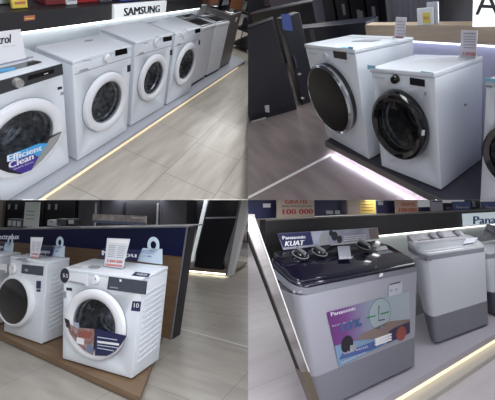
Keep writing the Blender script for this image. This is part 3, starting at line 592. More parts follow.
# washer B
b = A.bx['B']
T, P, Pt, Ps, C, dr = front_loader(A, b, 'large washer with food picture and navy leaflet on its door, at podium end', 'ribbed washers on the oak podium', [(91, 292), (129.3, 326.5), (101, 356.8), (64, 318), (119, 302), (121, 346), (72, 303)], None, style='white', hole=.705, side_ribs=True)
plate_px('display', slate, P, [(107.3, 289.3), (146, 294.5), (147.5, 281.2), (109.3, 276.3)], .002, .004, T)
plate_px('display_mark', seam, P, [(110, 287.6), (118, 288.6), (118, 287.6), (110, 286.6)], .0065, .001, T)
plate_px('display_mark', paper, P, [(119.5, 281.5), (121.5, 281.8), (121.5, 279.5), (119.5, 279.2)], .0065, .001, T)
plate_px('capacity_badge', navy, P, [(131, 310.6), (140, 311.6), (141.3, 301.6), (132.6, 301)], .002, .001, T)
text('lettering', '10', paper, P, (133.8, 307.6), (138.8, 307.9), (134.1, 303), T, off=.0035)
plate_px('energy_label', ink, P, [(66.5, 290.2), (72, 291), (72, 288), (66.5, 287.4)], .002, .001, T)
plate_px('energy_label', greypaper, P, [(63.3, 297.5), (66.3, 298), (66.3, 291.5), (63.3, 291)], .002, .001, T)
dial(P, 96, 279.5, None, white2, T, chrome, rpx=3.4)
dw = plate_px('detergent_drawer', white2, P, [(66, 281.5), (88, 285.5), (88, 274.5), (66, 271.8)], .001, .005, T)
plate_px('drawer_grip', seam, P, [(68, 282), (86, 285.3), (84, 283.2), (70, 280.5)], .0065, .002, dw)
c_ = P.h(65.5, 275.3); r_ = abs(P.h(70, 275.3).x-c_.x)
bg = lathe('round_badge', mat('black badge', (36, 38, 52), .4), P, c_, r_, r_*1.1, [(1, .0065), (1, .008), (0, .008)], T, 28)
text('lettering', '5.5', paper, P, (63, 277), (68, 277.6), (63, 273.6), bg, off=.0085)
# door leaflets
st = plate_px('door_picture', mat('food picture', (168, 150, 150), .5, noise=(26, (120, 60, 56))), P, [(66, 322), (70, 333), (76, 342), (84, 350), (93, 355), (94.8, 329), (82, 328), (72, 325.5)], .044, .002, dr)
plate_px('picture_detail', mat('red fruit print', (146, 84, 78), .5), P, [(80, 337), (90, 339), (92, 332), (83, 330)], .0465, .0008, st)
plate_px('picture_detail', paper, P, [(76, 343), (84, 345), (84, 339), (77, 337)], .0465, .0008, st)
plate_px('picture_detail', mat('steel blue print', (110, 124, 156), .5), P, [(86, 350.5), (92.5, 353.5), (93, 347), (88, 343)], .0465, .0008, st)
plate_px('dark_flap', ink, P, [(66.5, 327), (71, 329), (69, 320), (64.5, 318)], .044, .002, dr)
plate_px('printed_field', mat('grey picture edge', (160, 168, 184), .5), P, [(74.5, 326.5), (79, 329), (79, 323), (73, 322)], .044, .0025, dr)
lf = plate_px('door_leaflet', navy, P, [(95.2, 355.3), (107, 355.8), (115, 351.5), (121, 345), (126.8, 335.8), (95.4, 328.6)], .044, .003, dr)
for i, (y0_, x1_, t_) in enumerate([(336.5, 117, .9), (340.5, 119, 2.2), (344.5, 118, .8), (347.5, 114, .8)]):
    plate_px('printed_line', paper if i == 1 else ltblue, P, [(97.3, y0_+t_), (x1_, y0_+t_+3), (x1_, y0_+3), (97.3, y0_)], .0475, .0008, lf)
plate_px('top_medal', greypaper, Pt, [(87, 267.5), (91, 268.8), (98, 268.8), (101.5, 267), (99, 265.6), (91, 265.4)], .001, .001, T)
tb = plate_px('top_strip', navy, Pt, [(131.5, 275.6), (148, 277.3), (150.5, 273.8), (135.5, 271.8)], .001, .001, T)
text('lettering', 'INVERTER', paper, Pt, (136, 275), (146.5, 276.2), (137.5, 273.2), tb, off=.003)
plate_px('top_sticker', offwhite, Pt, [(68, 267.5), (80, 268.2), (83, 266.6), (73, 266)], .001, .001, T)
# third machine at the far left
bc = [-2.02, .0, .02, .65, .2247, .745, 0, 0]
T, P, Pt, Ps, C, dr = front_loader(A, bc, 'washer cut off by the left edge beside the closed dark door', 'ribbed washers on the oak podium', (.325, .40, .235), None, style='navy', hole=0, side_ribs=True)
plate_px('display', slate, P, [(-22, 270), (-6, 271), (-6, 263), (-22, 262)], .002, .004, T)
hA, hB = ztop(A.bx['A'], .2)+.006, ztop(A.bx['B'], .26)+.008
# price stands, leaflets and round-topped cards
def price(quad, z, label, y, pr='4.999.000'):
    T, P = card(A, 'price_stand', label, 'price stand', quad, z, mat('stand paper', (214, 218, 226), .5), group='price stands on the ribbed washers', y=y)
    bl_, br_, tr_, tl_ = [Vector(p) for p in quad]
    f = lambda u, v: tuple(bl_+(br_-bl_)*u+(tl_-bl_)*v+(tr_-br_-(tl_-bl_))*u*v)
    plate_px('red_footer', mat('pale red print', (206, 140, 140), .5), P, [f(.04, .02), f(.96, .02), f(.96, .10), f(.04, .10)], .0045, .0006, T)
    plate_px('header', paper, P, [f(.08, .84), f(.92, .84), f(.92, .96), f(.08, .96)], .0045, .0006, T)
    for i in range(7):
        v = .34+.065*i
        plate_px('printed_line', greypaper, P, [f(.1, v), f(.44, v), f(.44, v+.02), f(.1, v+.02)], .0045, .0006, T)
        plate_px('printed_line', greypaper, P, [f(.54, v), f(.9, v), f(.9, v+.02), f(.54, v+.02)], .0045, .0006, T)
    text('lettering', pr, red, P, f(.1, .15), f(.9, .15), f(.1, .25), T, off=.0045, bold=.03)
def ringcard(px, pts, hole, z, label, y):
    L = Matrix.Translation((0, y, 0)); P0 = Pl(A, L, (0, 0, 0), (1, 0, 0), (0, 0, 1)); q = [P0.h(*p) for p in pts]; q[0].y = q[1].y = z+.0015
    x0 = q[0].x; L = Matrix.Translation((x0, y, z)); P0 = Pl(A, L, (0, 0, 0), (1, 0, 0), (0, 0, 1)); T = thing('ring_top_card', label, 'card', A, L, 'pale blue ring-topped cards')
    q = [(p.x-x0, p.y-z) for p in q]; plate('card', ltblue, P0, q, 0, .004, T)
    c = P0.h(*hole[:2]); r = abs(P0.h(hole[0]+hole[2], hole[1]).x-c.x)
    lathe('ring', ltblue, P0, c, r, r, [(1, 0), (1, .004), (.5, .004), (.5, 0), (1, 0)], T, 28)
    text('lettering', '1 dB', blue, P0, (q[0][0]+.3*(q[1][0]-q[0][0]), .05), (q[0][0]+.6*(q[1][0]-q[0][0]), .05), (q[0][0]+.3*(q[1][0]-q[0][0]), .065), T, off=.0045, local=True)
    for k in range(3): plate('printed_line', blue, P0, [(q[0][0]+.15*(q[1][0]-q[0][0]), .08+.012*k), (q[0][0]+.7*(q[1][0]-q[0][0]), .08+.012*k), (q[0][0]+.7*(q[1][0]-q[0][0]), .083+.012*k), (q[0][0]+.15*(q[1][0]-q[0][0]), .083+.012*k)], .0042, .0006, T)
def navycard(quad, z, label, y, tx):
    T, P = card(A, 'promo_card', label, 'card', quad, z, navy, group='navy promotion cards', y=y, base=False)
    text('lettering', 'Mampu', paper, P, *tx, T, off=.0045, bold=.03); return T
price([(30.5, 258), (38.3, 258.8), (43.5, 237.3), (31, 237)], hA, 'price stand on the washer with closed dark door', (A.bx['A'],))
navycard([(33, 256), (52, 256.5), (54, 246.5), (36, 246)], hA, 'navy card behind the price stand on the closed-door washer', .16, ((36.5, 254.3), (49.5, 254.8), (36.5, 249.3)))
ringcard(0, [(49.5, 256.5), (64.5, 257), (65, 246), (53, 245.5)], (60, 242.5, 3.6), hA, 'ring-topped card behind the closed-door washer stand', .18)
price([(104.5, 266), (122.8, 268), (130.3, 239), (107.5, 238)], hB, 'price stand on the washer with the food picture', (A.bx['B'],), '5.849.000')
navycard([(98, 261), (137, 263), (141, 250), (104, 248)], hB, 'navy card behind the price stand on the washer at podium end', .28, ((102, 256.5), (136, 259), (102, 250.5)))
ringcard(0, [(136.5, 262.3), (162.5, 263.3), (162.5, 249), (143, 248)], (153.5, 245, 6), hB, 'ring-topped card on the washer at podium end', .30)
navycard([(-6, 251), (4, 251), (5, 243), (-5, 243)], .745, 'navy card at the far left edge', .2, ((-5, 249), (3, 249), (-5, 245)))
ringcard(0, [(3, 250.5), (13.2, 251), (13.8, 243), (6, 242.5)], (10.5, 240.6, 2.6), .745, 'ring-topped card at the far left of the row', .2)
# ledge goods behind the fascia
z = A.z1
def zt(x): return zl+.012+(zr-zl)*(x+3.2)/(xr+3.2)
def ledge(x0, x1, yt, nm, lb, ct, m, dy=.1, dep=.1, group=None):
    a = A.yz((x0+x1)/2, 226, A.wy+dy); return sit_box(A, nm, lb, ct, x0, x1, yt, max(zt(a.x-.45), zt(a.x+.45))+.014, A.wy+A.ws*a.x+dy, dep, m, group, yl=226)
T, P, w_, h_ = ledge(23, 38, 202, 'leaflet_stand', 'tall pale leaflet stand on the navy fascia', 'sign', mat('cream leaflet', (204, 212, 206), .5), .06, .01)
for i in range(3): plate('printed_line', greypaper, P, [(.05, h_*(.3+.15*i)), (w_*.7, h_*(.3+.15*i)), (w_*.7, h_*(.34+.15*i)), (.05, h_*(.34+.15*i))], .0005, .001, T)
T, P, w_, h_ = ledge(92, 146, 215, 'photo_banner', 'long photo banner with brown print standing on the navy fascia', 'sign', mat('banner print', (196, 192, 190), .5, noise=(9, (140, 128, 118))), .06, .01)
plate('lower_band', mat('slate band', (98, 106, 136), .5), P, [(0, 0), (w_, 0), (w_, h_*.3), (0, h_*.3)], .0005, .001, T)
plate('title_line', paper, P, [(w_*.76, h_*.72), (w_*.96, h_*.72), (w_*.96, h_*.80), (w_*.76, h_*.80)], .0005, .001, T)
grp = 'small boxes on the navy fascia ledge'
for (x0, x1, yt, m, lb) in [(7, 21, 219, dark_panel, 'dark strip with white icons at the left of the ledge'), (47, 55, 220, offwhite, 'white tag box with dark dot, on the ledge'), (56.5, 65, 219, dark_panel, 'dark grey box between the two white tags'), (67.5, 75, 219, black, 'black box with white tag on the ledge')]:
    T, P, w_, h_ = ledge(x0, x1, yt, 'product_box', lb, 'box', m, .12, .08, grp)
    if x0 == 7:
        for k in range(3): plate('icon', offwhite, P, [(w_*(.06+.33*k), h_*.15), (w_*(.3+.33*k), h_*.15), (w_*(.3+.33*k), h_*.8), (w_*(.06+.33*k), h_*.8)], .0005, .001, T)
    if x0 == 67.5: plate('icon', offwhite, P, [(w_*.1, h_*.2), (w_*.8, h_*.2), (w_*.8, h_*.85), (w_*.1, h_*.85)], .0005, .001, T)
    if x0 == 47: lathe('icon', ink, P, (w_*.5, h_*.78), .012, .012, [(1, .0005), (1, .002), (0, .002)], T, 16)
# cabinets behind
bg1 = mat('grey cabinet', (74, 74, 82), .35); bg2 = mat('black cabinet', (30, 30, 38), .3)
for i, (x0, x1, m, lb, fz_) in enumerate([(-20, 4, mat('beige post', (150, 142, 132), .5), 'pale beige unit at the left edge behind the fascia', 1.2), (6, 27, bg2, 'black cooker cabinet with silver handles behind the leaflet', 1.2), (28, 45, bg2, 'black cabinet directly behind the tall leaflet', 1.2), (46, 76, bg2, 'black oven tower behind the small boxes', 1.2), (79, 100, bg1, 'grey refrigerator left in the row behind the banner', 1.2), (102, 124, mat('mid grey cabinet', (60, 60, 68), .35), 'darker grey refrigerator behind the banner', 1.2), (127, 162, bg1, 'wide grey refrigerator behind the right half of the banner', 1.2)]):
    yy = A.wy+fz_; a, c = A.yz(x0, 215, yy), A.yz(x1, 215, yy); L = Matrix.Translation((a.x, yy, A.fz)); t = thing('refrigerator' if i > 3 else 'tall_cabinet', lb, 'refrigerator' if i > 3 else 'cabinet', A, L, 'appliances behind the navy fascia'); w_ = c.x-a.x
    box('cabinet', m, A, (0, 0, .0005), (w_, .6, 1.8), t, bevel=.008)
    Pq = Pl(A, L, (0, 0, 0), (1, 0, 0), (0, 0, 1))
    box('door', m, A, (.01, -.03, .08), (w_-.01, -.001, 1.78), t, bevel=.006)
    if 1 <= i <= 3:
        for k in range(2): 
            o_ = Pq.h(x0+5+7*k, 206); plate('price_tag', offwhite, Pq, [(o_.x-.04, o_.y-.07), (o_.x+.03, o_.y-.07), (o_.x+.03, o_.y+.04), (o_.x-.04, o_.y+.04)], .032, .002, t)
    if i in (4, 6): box('handle', seam, A, (w_-.06, -.07, .9), (w_-.045, -.032, 1.35), t)
# brown end of the next display, with a light strip
zt_ = A.fz+.05; r4 = [A.floor(*p, zt_) for p in ((175, 300), (182, 301), (186, 284), (180, 284))]
t0 = thing('rear_podium', 'low brown podium end with light strip behind the navy display', 'podium', A, I)
Pz0 = Pl(A, I, (0, 0, 0), (1, 0, 0), (0, 1, 0)); bm = bmesh.new(); add_prism(bm, Pz0, [p.xy for p in r4], A.fz+.02, .03); finish('top', bm, mat('brown rear podium', (104, 88, 72), .5), A, t0)
dq = (r4[1]-r4[0]).normalized(); nq = Vector((-dq.y, dq.x, 0))
bm = bmesh.new(); add_prism(bm, Pz0, [(r4[0]+nq*.01).xy, (r4[1]+nq*.01).xy, (r4[1]+nq*.03).xy, (r4[0]+nq*.03).xy], A.fz+.001, .018); finish('led_strip', bm, mat('warm white led', (255, 250, 226), emit=9), A, t0)
bm = bmesh.new(); add_prism(bm, Pz0, [(r4[0]+nq*.06).xy, (r4[1]+nq*.06-dq*.03).xy, (r4[2]-dq*.03).xy, r4[3].xy], A.fz+.0005, .0195); finish('plinth', bm, black, A, t0)
def stand(name, label, cat, p0, p1, ytop, dep, m, group=None, H=None):
    a, c = A.floor(*p0), A.floor(*p1); d = (c-a); w = d.length; ang = math.atan2(d.y, d.x)
    if H is None:
        lo, hi = 0., 3.
        for _ in range(30):
            mid = (lo+hi)/2
            if A.proj(a+Vector((0, 0, mid)))[1] > ytop: lo = mid
            else: hi = mid
        H = lo
    L = Matrix.Translation(a) @ Matrix.Rotation(ang, 4, 'Z'); T = thing(name, label, cat, A, L, group); P = Pl(A, L, (0, 0, 0), (1, 0, 0), (0, 0, 1))
    box('cabinet', m, A, (0, 0, .0005), (w, dep, H), T, bevel=.008)
    return T, P, w, H
# black two-door refrigerator on its lit podium
a, c = A.floor(184, 272), A.floor(229, 276); d = c-a; L = Matrix.Translation(a) @ Matrix.Rotation(math.atan2(d.y, d.x), 4, 'Z'); w_ = d.length
t = thing('display_podium', 'low podium with warm light strip under the black refrigerator', 'podium', A, L)
box('top', mat('taupe podium', (120, 108, 98), .5), A, (-.1, 0, .035), (w_+.02, .9, .085), t)
box('plinth', black, A, (-.05, .05, .0005), (w_-.05, .85, .035), t)
box('led_strip', mat('warm led bright', (255, 246, 214), emit=6), A, (-.05, -.002, .016), (w_-.01, .012, .034), t, bevel=0)
L2 = L @ Matrix.Translation((.02, .08, .085)); t = thing('refrigerator', 'black two-door refrigerator on the lit podium', 'refrigerator', A, L2); P = Pl(A, L2, (0, 0, 0), (1, 0, 0), (0, 0, 1))
fm = mat('black glass fridge', (34, 34, 40), .25)
q = [P.h(194.5, 266.5), P.h(222, 267), P.h(237, 217.7), P.h(206, 218.5)]; e = .0008
lo_ = box('cabinet', fm, A, (q[0].x, .03, .0005), (q[1].x+.04, .62, 1.6), t, bevel=.006)
plate('door', fm, P, [(q[0].x, .02), (q[1].x, .02), (q[2].x, q[2].y-.005), (q[3].x, q[3].y-.005)], 0, .03, t)
up = [P.h(237.6, 216.5), P.h(206.5, 217), P.h(214, 190), P.h(243, 190)]
plate('door', fm, P, [up[1], up[0], up[3], up[2]], 0, .03, t)
plate('door_gap', seam, P, [(q[3].x, q[3].y-.004), (q[2].x, q[2].y-.004), (up[0].x, up[0].y+.0), (up[1].x, up[1].y+.0)], 0, .028, t)
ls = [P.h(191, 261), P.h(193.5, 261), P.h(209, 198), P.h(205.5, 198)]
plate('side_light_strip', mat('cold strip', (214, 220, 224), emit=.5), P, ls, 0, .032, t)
# pale column
a = A.floor(226, 277); L = Matrix.Translation(a); T = thing('column', 'pale grey square column right of the black refrigerator', 'column', A, L)
Pq = Pl(A, L, (0, 0, 0), (1, 0, 0), (0, 0, 1)); pm = mat('pale column', (216, 218, 218), .5)
pq = [Pq.h(227, 276), Pq.h(231, 276), Pq.h(251, 195), Pq.h(242.5, 195)]
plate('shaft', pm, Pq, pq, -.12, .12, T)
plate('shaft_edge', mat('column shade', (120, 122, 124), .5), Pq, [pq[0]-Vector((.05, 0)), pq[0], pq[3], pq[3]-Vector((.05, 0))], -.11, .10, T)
# far shelves at the right
T, P, w_, h_ = stand('store_shelf', 'distant store shelf with dark and red goods right of the column', 'shelf', (235, 255), (256, 258), 200, .5, mat('shelf white', (176, 174, 176), .5), H=1.6)
for k in range(3): box('shelf', mat('shelf board', (60, 56, 58), .5), A, (-.02, -.08, .35+.4*k), (w_+.02, 0, .38+.4*k), T)
for k in range(5):
    for r_ in range(2):
        L5 = T.matrix_world.copy(); t = bpy.data.objects.new('goods_box', None); COL.objects.link(t); t.matrix_world = L5 @ Matrix.Translation((.12+.3*k, -.07, .381+.4*r_)); tag(t, '%s goods box on the %s board of the distant shelf, number %s from the column' % (('red', 'dark')[(k+r_) % 2], ('lower', 'upper')[r_], ('one', 'two', 'three', 'four', 'five')[k]), 'box', 'goods on the distant shelf')
        box('body', (mat('dull red goods', (130, 60, 64)), black)[(k+r_) % 2], A, (0, 0, .0005), (.2, .06, .22), t)
# thin white joint on the floor
p0, p1 = A.floor(172, 326.5), A.floor(250, 347.5); dv = (p1-p0).normalized(); nv = Vector((-dv.y, dv.x, 0))*.008
bm = bmesh.new(); PFl = Pl(A, I, (0, 0, A.fz), (1, 0, 0), (0, 1, 0)); add_prism(bm, PFl, [(p0+nv).xy, (p0-nv).xy, (p1-nv).xy, (p1+nv).xy], .0008, .001); struct(finish('trim_joint', bm, mat('white joint', (206, 204, 200), .4), A))
# ================= display with the twin tubs =================
A = BRs; I = Matrix()
floor_br = tile_mat('pinkish grey tiles', (202, 194, 198), (212, 204, 208), (160, 154, 156), tile=(.9, .9), off=(.3, .4), gw=.002)
struct(box('floor', floor_br, A, (-9, -1.4, A.fz-.05), (12, 14, A.fz), bevel=0))
struct(box('wall_back', mat('mauve far wall', (120, 112, 116), .6), A, (-9, 13.9, A.fz), (12, 13.95, 2), bevel=0))
pg = mat('grey podium', (182, 178, 188), .4)
pod = thing('display_podium', 'grey podium with warm light edge under the twin-tub washers', 'podium', A, Matrix.Rotation(math.atan(A.ps), 4, 'Z'))
Pz_ = Pl(A, Matrix.Rotation(math.atan(A.ps), 4, 'Z'), (0, 0, 0), (1, 0, 0), (0, 1, 0)); plate('top', pg, Pz_, [(-.06, A.py), (4.2, A.py), (4.2, .44), (.12, .44)], -.04, .04, pod)
plate('plinth', pg, Pz_, [(-.15, A.py+.03), (4.1, A.py+.03), (4.1, .42), (.13, .42)], A.fz+.0005, -.04-A.fz-.0005, pod)
box('led_strip', mat('warm edge led', (255, 240, 206), emit=.9), A, (-.15, A.py+.002, -.064), (4.0, A.py+.026, -.042), pod, bevel=0)
box('front_ledge', mat('cream ledge', (196, 190, 180), .4), A, (-.1, A.py-.07, A.fz+.0005), (4.0, A.py+.01, A.fz+.03), pod, bevel=.002)
wl = Matrix.Translation((0, A.wy, 0)) @ Matrix.Rotation(math.atan(A.ws), 4, 'Z'); PW_ = Pl(A, wl, (0, 0, 0), (1, 0, 0), (0, 0, 1))
wall = thing('display_backboard', 'backboard with matt black fascia behind the twin-tub washers', 'backboard', A, wl)
xl = PW_.h(268, 240).x; xm = PW_.h(379, 236).x
box('back_panel', mat('grey green panel', (186, 192, 192), .5), A, (xm-.6, .03, A.fz), (4.2, .06, A.z0+.01), wall, bevel=0)
pl_ = [PW_.h(262, 240), PW_.h(302, 352)]
plate('dark_panel', mat('matt black', (22, 21, 22), .6), PW_, [(pl_[1].x, A.fz), (xm-.62, A.fz), (xm-.62, A.z0+.02), (pl_[0].x, A.z0+.02), (pl_[1].x, pl_[1].y)], -.05, .05, wall)
box('fascia', mat('black fascia br', (38, 36, 38), .5), A, (xl-.02, -.0, A.z0), (4.2, .08, A.z1), wall, bevel=.002)
box('led_strip', mat('white led br', (246, 248, 240), emit=2.4), A, (xm-.55, .0, A.z0-.014), (4.1, .028, A.z0-.001), wall, bevel=0)
box('shelf', mat('ledge top', (120, 112, 106), .5), A, (xl-.02, .08, A.z1-.03), (4.2, .5, A.z1-.001), wall, bevel=0)
xe_ = PW_.h(255, 219).x
box('ledge_edge', mat('grey ledge edge', (128, 120, 116), .4), A, (xl-.02, -.012, A.z1-.004), (4.2, .0, A.z1+.004), wall, bevel=0)
# left end panel of the display: leaning metal-edged side
yp = -.09; Pp = Pl(A, Matrix.Translation((0, yp, 0)), (0, 0, 0), (1, 0, 0), (0, 0, 1)); Lp = Matrix.Translation((0, yp, 0))
e0 = [Pp.h(*p) for p in [(301.5, 372), (309, 372), (254, 217), (243, 217)]]
T = thing('side_panel', 'metal-edged end panel of the display, left of the black-lidded washer', 'panel', A, Lp)
dep_ = .05
plate('metal_edge', mat('brushed edge', (176, 172, 172), .3, .6, noise=(3, (120, 112, 112), (1, 1, 3))), Pp, e0, -.012, .012, T)
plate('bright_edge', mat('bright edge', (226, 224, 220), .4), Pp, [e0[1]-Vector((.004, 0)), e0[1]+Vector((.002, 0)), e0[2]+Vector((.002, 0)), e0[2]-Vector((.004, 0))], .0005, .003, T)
plate('inner_core', mat('matt black', (22, 21, 22), .6), Pp, [e0[0]+Vector((.003, 0)), e0[1], e0[2], e0[3]+Vector((.003, 0))], -dep_, dep_-.0125, T)
zf = A.fz+.001
def down(p, q_): t_ = (zf-p.y)/(q_.y-p.y); return p+(q_-p)*t_
kb = [down(e0[3], e0[0]), down(e0[2], e0[1])] if min(e0[0].y, e0[1].y) > zf else None
if kb: plate('brass_foot', mat('brass foot', (104, 94, 80), .35, .3), Pp, [kb[0], kb[1], e0[1], e0[0]], -.05, .055, T)
cp = [(241, 218), (272, 221), (268, 215.5), (241, 215.5)]
plate('cap', mat('grey cap', (160, 154, 152), .4), Pp, [e0[3]+Vector((-.01, 0)), e0[2]+Vector((.002, 0)), e0[2]+Vector((.002, .012)), e0[3]+Vector((-.01, .012))], -dep_, dep_+.004, T)
def slab(name, m, P, w, d, tp, z0, z1, hb0, hb1, T, rad=.07, inset=0., bev=.0, y0=0., x_in=0., smooth=50):
    """rounded-corner deck: bottom and top heights rise towards the back"""
    xs0, xs1, ys0, ys1 = -tp+x_in, w+tp-x_in, y0, d
    pts = []
    for cx_, cy_, a0 in ((xs1-rad, ys0+rad, -90), (xs1-rad*.6, ys1-rad*.6, 0), (xs0+rad*.6, ys1-rad*.6, 90), (xs0+rad, ys0+rad, 180)):
        rr = rad if a0 in (-90, 180) else rad*.6
        for i in range(9): t = math.radians(a0+90*i/8); pts.append((cx_+rr*math.cos(t), cy_+rr*math.sin(t)))
    bm = bmesh.new(); cxm, cym = (xs0+xs1)/2, (ys0+ys1)/2
    def ringv(s, z, hb): return [bm.verts.new((cxm+(x-cxm)*(1-s/((xs1-xs0)/2)), cym+(y-cym)*(1-s/((ys1-ys0)/2)), z+hb*max(0, (y-y0))/d)) for x, y in pts]
    R = [ringv(0, z0, hb0), ringv(0, z1-bev, hb1)]
    if bev: R += [ringv(bev*.3, z1-bev*.3, hb1), ringv(bev, z1, hb1)]
    for a, b in zip(R, R[1:]):
        for i in range(len(a)): bm.faces.new([a[i], a[(i+1) % len(a)], b[(i+1) % len(a)], b[i]])
    bm.faces.new(R[0]); bm.faces.new(R[-1]); return finish(name, bm, m, P.A, T, smooth=smooth)
def loft_body(name, m, P, w, d, tp, h, za, zb, T, rad=.06, grow=0., hb=0.):
    bm = bmesh.new(); rings = []
    for z in (za, zb):
        t = tp*z/h; x0, x1, y0_, y1_ = -t-grow, w+t+grow, -grow, d+grow; ring = []; ins = .16*(1-z/h)
        for cx_, cy_, a0 in ((x1-rad, y0_+rad, -90), (x1-rad, y1_-rad, 0), (x0+rad, y1_-rad, 90), (x0+rad, y0_+rad, 180)):
            for i in range(9): an = math.radians(a0+90*i/8); yy = cy_+rad*math.sin(an); ring.append(bm.verts.new((cx_+rad*math.cos(an)+(ins*max(0, yy)/d if cx_ < w/2 else 0), yy, z+(hb*yy/d if z == zb else 0))))
        rings.append(ring)
    a, b = rings
    for i in range(len(a)): bm.faces.new([a[i], a[(i+1) % len(a)], b[(i+1) % len(a)], b[i]])
    bm.faces.new(a); bm.faces.new(b); return finish(name, bm, m, P.A, T, smooth=50)
def twin_tub(b, label, zg, lidm, deckm, rimm, bodym, basem, ring=True):
    x, y, yaw, w, d, h, tp, hb = b; L = local(A, b); T = thing('twin_tub_washer', label, 'washing machine', A, L, 'twin-tub washers')
    P = Pl(A, L, (0, 0, 0), (1, 0, 0), (0, 0, 1))
    loft_body('base', basem, P, w, d, tp, h, .02, zg, T, grow=.001)
    loft_body('body', bodym, P, w, d, tp, h, zg, h-.001, T)
    for sx in (.26, w-.09):
        for sy in (.06, d-.06): lathe('foot', black, Pl(A, L, (0, 0, 0), (1, 0, 0), (0, 1, 0)), (sx, sy), .025, .025, [(0, .0005), (1, .0005), (1, .02), (0, .02)], T, 12)
    slab('rim', rimm, P, w, d, tp+.008, h, h+.035, hb*.55, hb*.55, T, rad=.085)
    dk = slab('deck', deckm, P, w, d, tp+.004, h+.033, h+.06, hb*.55, hb*.62, T, rad=.08, bev=.018)
    return T, P, L, dk
tt_white = mat('cool white steel', (160, 160, 171), .35, coat=.2); tt_grey = mat('mid grey plastic', (124, 126, 136), .45)
b = A.bx['A']; x, y, yaw, w, d, h, tp, hb = b; zg = .31*h
lidb = mat('dark navy gloss', (20, 18, 36), .14, coat=.3, spec=.35)
T, P, L, dk = twin_tub(b, 'twin-tub washer with glossy dark lid and purple promotion sticker', zg, lidb, lidb, tt_grey, tt_white, tt_grey)
# sloping plane of the deck top
hd = h+.06; Pd = Pl(A, L, (0, 0, hd), (1, 0, 0), (0, d, hb*.62))
lw = w+2*tp
lidw = slab('wash_lid', lidb, P, w*.56, d*.62, tp*.9, hd, hd+.012, hb*.4, hb*.4, T, rad=.05, bev=.008, y0=.02)
bm = bmesh.new()
# control console at the back
c0, c1 = d*.66, d+.01
vs = []
for xx in (-tp+.05, w+tp-.09):
    vs.append([bm.verts.new(p) for p in [(xx, c0, hd+hb*.40), (xx, c0+.02, hd+hb*.40+.03), (xx, c1-.01, h+hb+.028), (xx, c1, h+hb+.02), (xx, c1, hd+hb*.45)]])
for i in range(5): bm.faces.new([vs[0][i], vs[0][(i+1) % 5], vs[1][(i+1) % 5], vs[1][i]])
bm.faces.new(vs[0]); bm.faces.new(vs[1])
cons = finish('control_console', bm, mat('gloss black console', (18, 17, 24), .16, coat=.3, spec=.35), A, T)
za, zb_ = hd+hb*.40+.03, h+hb+.028
Pc = Pl(A, L, (0, c0+.02, za), (1, 0, 0), (0, c1-c0-.03, zb_-za))
for (px_, py_, rp) in [(300.5, 254.5, 7.5), (319.5, 252.3, 6.8), (363.5, 246, 6)]:
    c_ = Pc.h(px_, py_); r_ = abs(Pc.h(px_+rp, py_).x-c_.x); 
    rg = lathe('knob_ring', seam, Pc, c_, r_, r_, [(1, .0006), (1, .003), (.9, .003), (.9, .0006)], cons, 32)
    kn = lathe('knob', black_gloss, Pc, c_, r_*.82, r_*.82, [(1, .0006), (1, .014), (.85, .02), (0, .02)], cons, 32)
    plate('knob_grip', silver, Pc, [(c_.x-.05*r_, c_.y-.7*r_), (c_.x+.16*r_, c_.y-.7*r_), (c_.x-.02*r_, c_.y+.75*r_), (c_.x-.22*r_, c_.y+.75*r_)], .0205, .014, kn)
plate_px('paper_tag', mat('tag paper', (170, 172, 184), .5), Pc, [(339, 259.5), (351.5, 258.8), (349.5, 246), (337.5, 246.6)], .006, .002, cons)
plate_px('warning_label', seam, Pd, [(380, 254.5), (394, 252.5), (388.5, 249.5), (377, 251)], .001, .001, dk)
plate_px('warning_label', seam, Pd, [(374.5, 246.5), (381, 245.5), (379, 243.5), (373, 244.5)], .001, .001, dk)
text('lettering', 'NA-W', paper, Pc, (340, 259), (353, 258.4), (340, 256.7), cons, off=.0085)
lt = [P.h(*p) for p in [(293.5, 292.5), (302.5, 292.3), (302.5, 290), (293.5, 290)]]
plate('latch', silver, P, [P.h(293, 293, .01), P.h(295, 293.2, .01), P.h(295, 290, .01), P.h(293, 290, .01)], .009, .002, dk)
plate('latch', silver, P, [P.h(298.5, 293.4, .01), P.h(301.8, 292.4, .01), P.h(301.8, 290.4, .01), P.h(298.5, 291.2, .01)], .009, .002, dk)
plate('latch', paper, P, [P.h(379, 277, .01), P.h(382.5, 276, .01), P.h(383, 273, .01), P.h(380, 273.5, .01)], .009, .002, dk)
# promotion sticker
gradient_mat('purple to pale print', [(0, (96, 40, 108)), (.2, (112, 66, 130)), (.5, (138, 152, 168)), (1, (168, 178, 184))], 0)
so = .003
st = plate_px('promo_sticker', MATS['purple to pale print'], P, [(339, 367), (410, 333), (409, 291.5), (372, 300.5), (326.5, 312.5)], so, .001, T)
o2 = so+.0012
plate_px('cyan_field', mat('pale cyan print', (120, 150, 178), .4), P, [(339, 367), (410, 333), (410, 329), (376, 339), (352, 341.5), (334.5, 346)], o2, .0005, st)
plate_px('brown_field', mat('tan print', (128, 112, 106), .5), P, [(356, 339.5), (376, 339), (410, 327), (410, 319), (388, 321.5), (362, 334)], o2+.0005, .0005, st)
plate_px('navy_field', mat('plum navy print', (46, 36, 74), .4), P, [(387, 343.5), (410, 332.8), (409.8, 321.5), (395, 327.5), (389, 331)], o2+.001, .0005, st)
plate_px('blue_field', mat('dull blue print', (70, 92, 150), .4), P, [(339, 360), (372, 350), (384, 344), (374, 341), (342, 353.5)], o2+.001, .0005, st)
for i in range(3): plate_px('white_stripe', paper, P, [(376, 346-2.6*i), (392, 340-2.6*i), (391, 338.3-2.6*i), (374.5, 344-2.6*i)], o2+.0016, .0004, st)
c_ = P.h(379.5, 313.5); r_ = abs(P.h(391, 313.5).x-c_.x)
